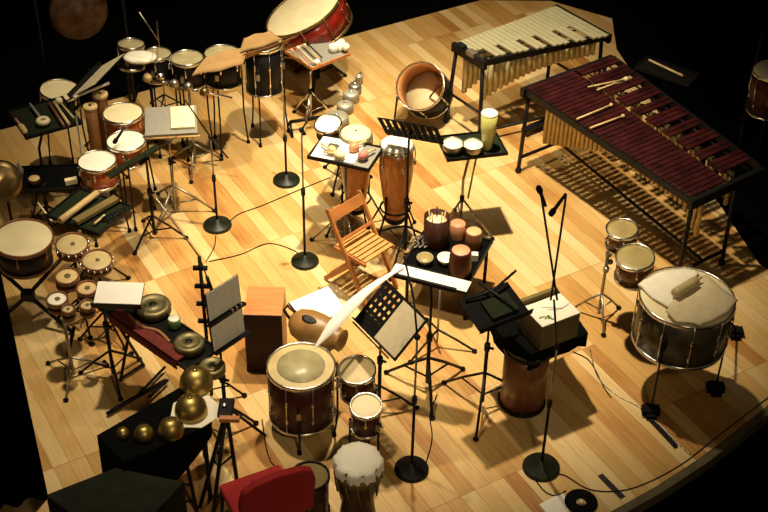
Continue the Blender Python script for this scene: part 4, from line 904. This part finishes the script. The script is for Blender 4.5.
def paper_drape(poly, h, label, hh=None, m='brown_paper'):
    P = [pt(x, y, hv) for (x, y), hv in zip(poly, hh)]; nU, nV = 10, 5; vs = []; fs = []
    for s in (0, 1):
        for i in range(nU+1):
            for j in range(nV+1):
                u, v = i/nU, j/nV; p = P[0]*(1-u)*(1-v)+P[1]*u*(1-v)+P[2]*u*v+P[3]*(1-u)*v
                vs.append(p+Z*(.008*math.sin(u*9+v*4)+.006*s))
    k = (nU+1)*(nV+1)
    for i in range(nU):
        for j in range(nV):
            a = i*(nV+1)+j; f = (a, a+nV+1, a+nV+2, a+1); fs.append(tuple(x+k for x in f)); fs.append(tuple(reversed(f)))
    per = [i*(nV+1) for i in range(nU+1)]+[nU*(nV+1)+j for j in range(1, nV+1)]+[i*(nV+1)+nV for i in range(nU-1, -1, -1)]+[j for j in range(nV-1, 0, -1)]
    for i in range(len(per)): a, b = per[i], per[(i+1) % len(per)]; fs.append((b, a, a+k, b+k))
    b = MB(); b.add(vs, fs, True); return tag(b.build('brown_sheet', m), label, 'paper', 'brown sheets over the back toms')
paper_drape([(192, 76), (243, 65), (248, 46), (207, 56)], 1.04, 'brown sheet lying over the third and fourth back toms', (1.04, 1.04, 1.04, 1.04))
paper_drape([(240, 53), (283, 40), (270, 31), (244, 38)], 1.04, 'brown sheet lying over the large black floor tom', (1.05, 1.05, 1.04, 1.04))
paper_drape([(230, 66), (246, 54), (299, 35), (285, 44)], 1.0, 'dark bundled sheet edge between the black floor tom and the red drum', (.98, 1.05, 1.05, .98), 'leather')
# rail with small bells in front of the toms
ra, rb_ = pt(146, 80, .86), pt(232, 98, .82)
rl = thing('rail_stand', 'chrome rail on a tripod carrying small bells in front of the back toms', 'stand', xy(ra.lerp(rb_, .5)))
MB().tube([ra, rb_], .011).build('rail', 'chrome', rl); mdr = ra.lerp(rb_, .5); MB().tube([mdr, xy(mdr, .04)], .011).build('pole', 'steel', rl); tripod(rl, mdr, .26, .26, .5, 'steel')
for k, (x, y, m_) in enumerate(((147, 74, 'light_wood'), (160, 73, 'chrome'), (174, 80, 'steel'), (188, 83, 'steel'), (204, 88, 'bronze'))):
    p = pt(x, y, .93); rt = thing('small_bell', ['tan block bell at the left end of the chrome rail', 'shiny small bell, second on the chrome rail', 'grey small bell in the middle of the chrome rail', 'dark small bell, fourth on the chrome rail', 'bronze small bell at the right end of the chrome rail'][k], 'bell', p-Z*.07, 'small bells on the chrome rail')
    MB().lathe([(0, .0), (.02, -.002), (.036, -.018), (.045, -.055), (.04, -.055), (0, -.02)], 16, Matrix.Translation(p)).build('body', m_, rt); MB().tube([p-Z*.02, p-Z*.085], .006, 6).build('post', 'steel', rt)
# thin mic boom at the back
e0 = pt(205, 150); tk = thing('boom_stand', 'thin boom stand rising behind the dark toms at the back left', 'microphone stand', xy(pt(166, 112))); pb = pt(166, 112); MB().tube([xy(pb, .02), xy(pb, 1.0), pt(158, 40, 1.3), pt(139, 12, 1.55)], .006, 6).build('pole', 'steel', tk); tripod(tk, pb, .2, .22, .3)
# ------------------------------------------------------------------ red bass drum at the back
vv = (CP-pt(306, 10, 1.05)).normalized(); nax = vv*.55+(-.5*RX+.87*UX)*.83; nax.normalize()
cr = pt(303, 10, .82); rr_ = .40
drum('bass_drum', 'red bass drum with a tilted cream head at the back of the stage', 'drum', cr, rr_, .28, 'red_shell', 'cream_head', axis=nax, lugs=10, rods=True, hoop='bronze')
rs = thing('bass_drum_stand', 'black cradle stand carrying the tilted red bass drum', 'drum stand', xy(cr)); cb = cr-nax*.31
MB().tube([cb, xy(cb, .04)], .02).build('pole', 'black', rs); tripod(rs, cb, .3, .30, .4, 'black', .014)
for k in range(3): a = 2*PI*k/3; MB().tube([cb-Z*.05, cb+frame((0, 0, 0), nax).to_3x3() @ V((.30*math.cos(a), .30*math.sin(a), .02))], .013).build('arm', 'black', rs)
# mallet tray on a chrome pole
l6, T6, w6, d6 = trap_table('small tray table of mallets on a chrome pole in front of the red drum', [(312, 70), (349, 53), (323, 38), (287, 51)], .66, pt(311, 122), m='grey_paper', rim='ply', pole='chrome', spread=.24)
for k in range(6):
    a, b = pt(308+3.0*k-k*.2, 65-1.5*k, .70), pt(292+3.2*k, 50-1.2*k, .70)
    mallet(['nearest', 'second', 'third', 'fourth', 'fifth', 'farthest'][k]+' mallet of the row on the small tray, counted from the front left edge', a, b, hr=.014+.003*(k % 3), hm=['cream_cloth', 'red_cloth', 'white_cloth', 'tan_head', 'cream_cloth', 'black'][k], sm=['light_wood', 'pink', 'cream_head', 'dark_wood', 'light_wood', 'black'][k], sr=.007, group='mallets on the small tray')
tw = MB(); Tt = Matrix.Translation(pt(339, 46, .70))
for k in range(7): tw.sphere((random.uniform(-.07, .07), random.uniform(-.05, .05), random.uniform(-.01, .02)), random.uniform(.035, .055), Tt, 12)
tag(tw.build('crumpled_towel', 'white_cloth'), 'white crumpled towel at the right corner of the mallet tray', 'towel')
tag(MB().lathe([(0, 0), (.03, 0), (.03, .035), (.012, .04), (0, .04)], 14, Matrix.Translation(xy(pt(317, 62, .69), .672))).build('white_cup', 'white_head'), 'small white pot among the mallets on the tray', 'pot')
lowst = thing('low_bench', 'low black bench bar on the floor below the mallet tray', 'bench', pt(305, 126))
pA, pB_ = pt(290, 122, .12), pt(322, 117, .12); MB().tube([pA, pB_], .018).build('bar', 'black', lowst)
for q in (pA, pB_): MB().tube([q, xy(q, 0.012)+V((.03, -.1, 0))], .012).build('leg', 'black', lowst); MB().tube([q, xy(q, 0.012)+V((-.03, .1, 0))], .012).build('leg', 'black', lowst)
# tilted shell with its wooden inside open
vk = (CP-pt(422, 86, .4)).normalized(); nk = (vk*.93+(-.7*RX+.7*UX)*.36).normalized(); ck = pt(420, 86, .46)
ok = drum('tilted_drum', 'open drum shell tilted back to show its orange wooden inside', 'drum', ck, .235, .34, 'black', 'cream_head', axis=nk, lugs=6, opened=True)
TK = frame(ck, nk)
MB().lathe([(.2255, -.002), (.2265, -.002), (.2265, -.325), (.2255, -.325)], 40, TK, closed=True).build('inner_wall', 'inner_wood', ok)
low_ = ck-nk*.34
for s in (-1, 1):
    p = ck-nk*.12+TK.to_3x3() @ V((0, 0, 0))+RX*.24*s; MB().tube([p, xy(p+V((.03*s, .05, 0)), .012)], .010).build('leg', 'black', ok)
mallet('dark beater standing inside the open tilted drum shell', TK @ V((.02, -.03, -.30)), TK @ V((.19, .02, -.05)), hr=.02, hm='dark_wood', sm='dark_wood', sr=.010)
# drum at the far right edge
cN = pt(774, 71, .95); drum('tom', 'dark red drum with a cream head at the far right edge', 'drum', cN, rp(774, 71, .95, 40), .42, 'maroon_shell', 'cream_head', axis=(-.06, 0, 1), lugs=6, legs=3)
pn = pt(740, 135); nn = thing('microphone_stand', 'thin dark microphone stand behind the marimba at the right', 'microphone stand', xy(pn)); MB().tube([xy(pn, .02), xy(pn, 1.1)], .008, 6).build('pole', 'dark_bronze', nn); tripod(nn, pn, .2, .22, .3)
# ------------------------------------------------------------------ round-base microphone stands
b1 = pt(217.5, 226); j1 = xy(b1, hat(b1, 137))
mic_stand('round-base stand with a boom, at the left centre of the stage', b1, j1.z, [(pt(185, 100, 1.25), j1), (j1, pt(228, 158, .78))])
b2 = pt(286.5, 181); mic_stand('round-base stand behind the black tom tripod', b2, hat(b2, 102), [])
b3 = pt(305, 262); j3 = xy(b3, hat(b3, 130)); mic_stand('round-base stand left of the wooden folding chair', b3, j3.z, [(j3, pt(309, 118, j3.z+.15))], r=.118)
b4 = pt(411.5, 470); j4 = xy(b4, 1.25); mic_stand('round-base stand at the front centre with a thin boom', b4, 1.25, [(j4, pt(414, 300, 1.42)), (pt(414, 300, 1.42), pt(404, 256, 1.55))], r=.122, baseM='black')
# ------------------------------------------------------------------ things on the floor
pz = flat([(539, 505), (562, 493), (573, 508), (556, 524)], 0); tag(MB().prism(pz, .001, .006).build('paper_note', 'paper'), 'cream paper lying on the floor at the bottom right', 'paper')
cc = pt(581, 503); co = thing('cable_coil', 'black coil of cable on the floor at the bottom right', 'cable coil', cc)
for k in range(4): MB().lathe([((.045+.020*k)+.010*math.cos(t*PI/4), .012+.010*math.sin(t*PI/4)) for t in range(8)], 28, Matrix.Translation(cc), closed=True).build('loop', 'black_matt', co)
MB().lathe([(0, 0), (.02, 0), (.02, .022), (0, .024)], 14, Matrix.Translation(cc)).build('hub', 'cream_head', co)
a, b = pt(600, 475), pt(623, 498); t = (b-a).normalized(); tag(MB().box((0, 0, 0), ((b-a).length, .045, .003), frame((a+b)/2+Z*.0025, Z, t)).build('tape_strip', 'tape'), 'short black tape strip on the floor near the front edge', 'tape')
a, b = pt(646, 416), pt(676, 448); t = (b-a).normalized(); tag(MB().box((0, 0, 0), ((b-a).length, .03, .02), frame((a+b)/2+Z*.011, Z, t)).build('folded_bar', 'black'), 'black bar lying on the floor by the bass drum caster', 'bar')
for x, y, lb in ((131, 355, 'small black clip on the floor left of the red edged table'), (105, 364, 'tiny black wedge on the floor left of the table legs'), (92, 345, 'small black foot piece on the floor below the five little drums')):
    tag(MB().box((0, 0, .012), (.045, .03, .024), Matrix.Translation(pt(x, y)) @ Matrix.Rotation(x*.2, 4, 'Z')).build('floor_clip', 'black_matt', bevel=.004), lb, 'clip')
def cable(px, label, r=.0045, m='black_matt'):
    tag(MB().tube([p+Z*(r+.0005) for p in spline([pt(*q) for q in px], 6)], r, 6).build('cable', m), label, 'cable')
cable([(590, 350), (598, 378), (618, 396), (640, 408), (660, 426), (682, 448), (690, 455)], 'thin cable running past the bass drum caster to the front edge', m='steel')
cable([(552, 474), (565, 476), (590, 490), (622, 491), (652, 481), (684, 463), (706, 446), (768, 398)], 'black cable following the front edge of the stage')
cable([(535, 480), (545, 492), (556, 496), (566, 491)], 'short cable loop beside the front round-base stand')
cable([(229, 222), (240, 214), (262, 206), (300, 190), (330, 178)], 'thin cable from the left round-base stand towards the paper table')
cable([(209, 262), (240, 255), (268, 244), (292, 250), (300, 256)], 'thin cable curving to the round-base stand beside the chair')
cable([(216, 236), (214, 248), (206, 262)], 'short cable trailing from the left round-base stand')
cable([(424, 470), (432, 440), (430, 415), (437, 395)], 'thin cable between the front round-base stand and the tripod')
cable([(573, 352), (590, 362), (604, 388), (611, 398)], 'thin cable hanging in a curve on the floor right of the carton')
cable([(262, 420), (268, 455), (280, 470), (310, 478)], 'thin cable on the floor behind the red chair')
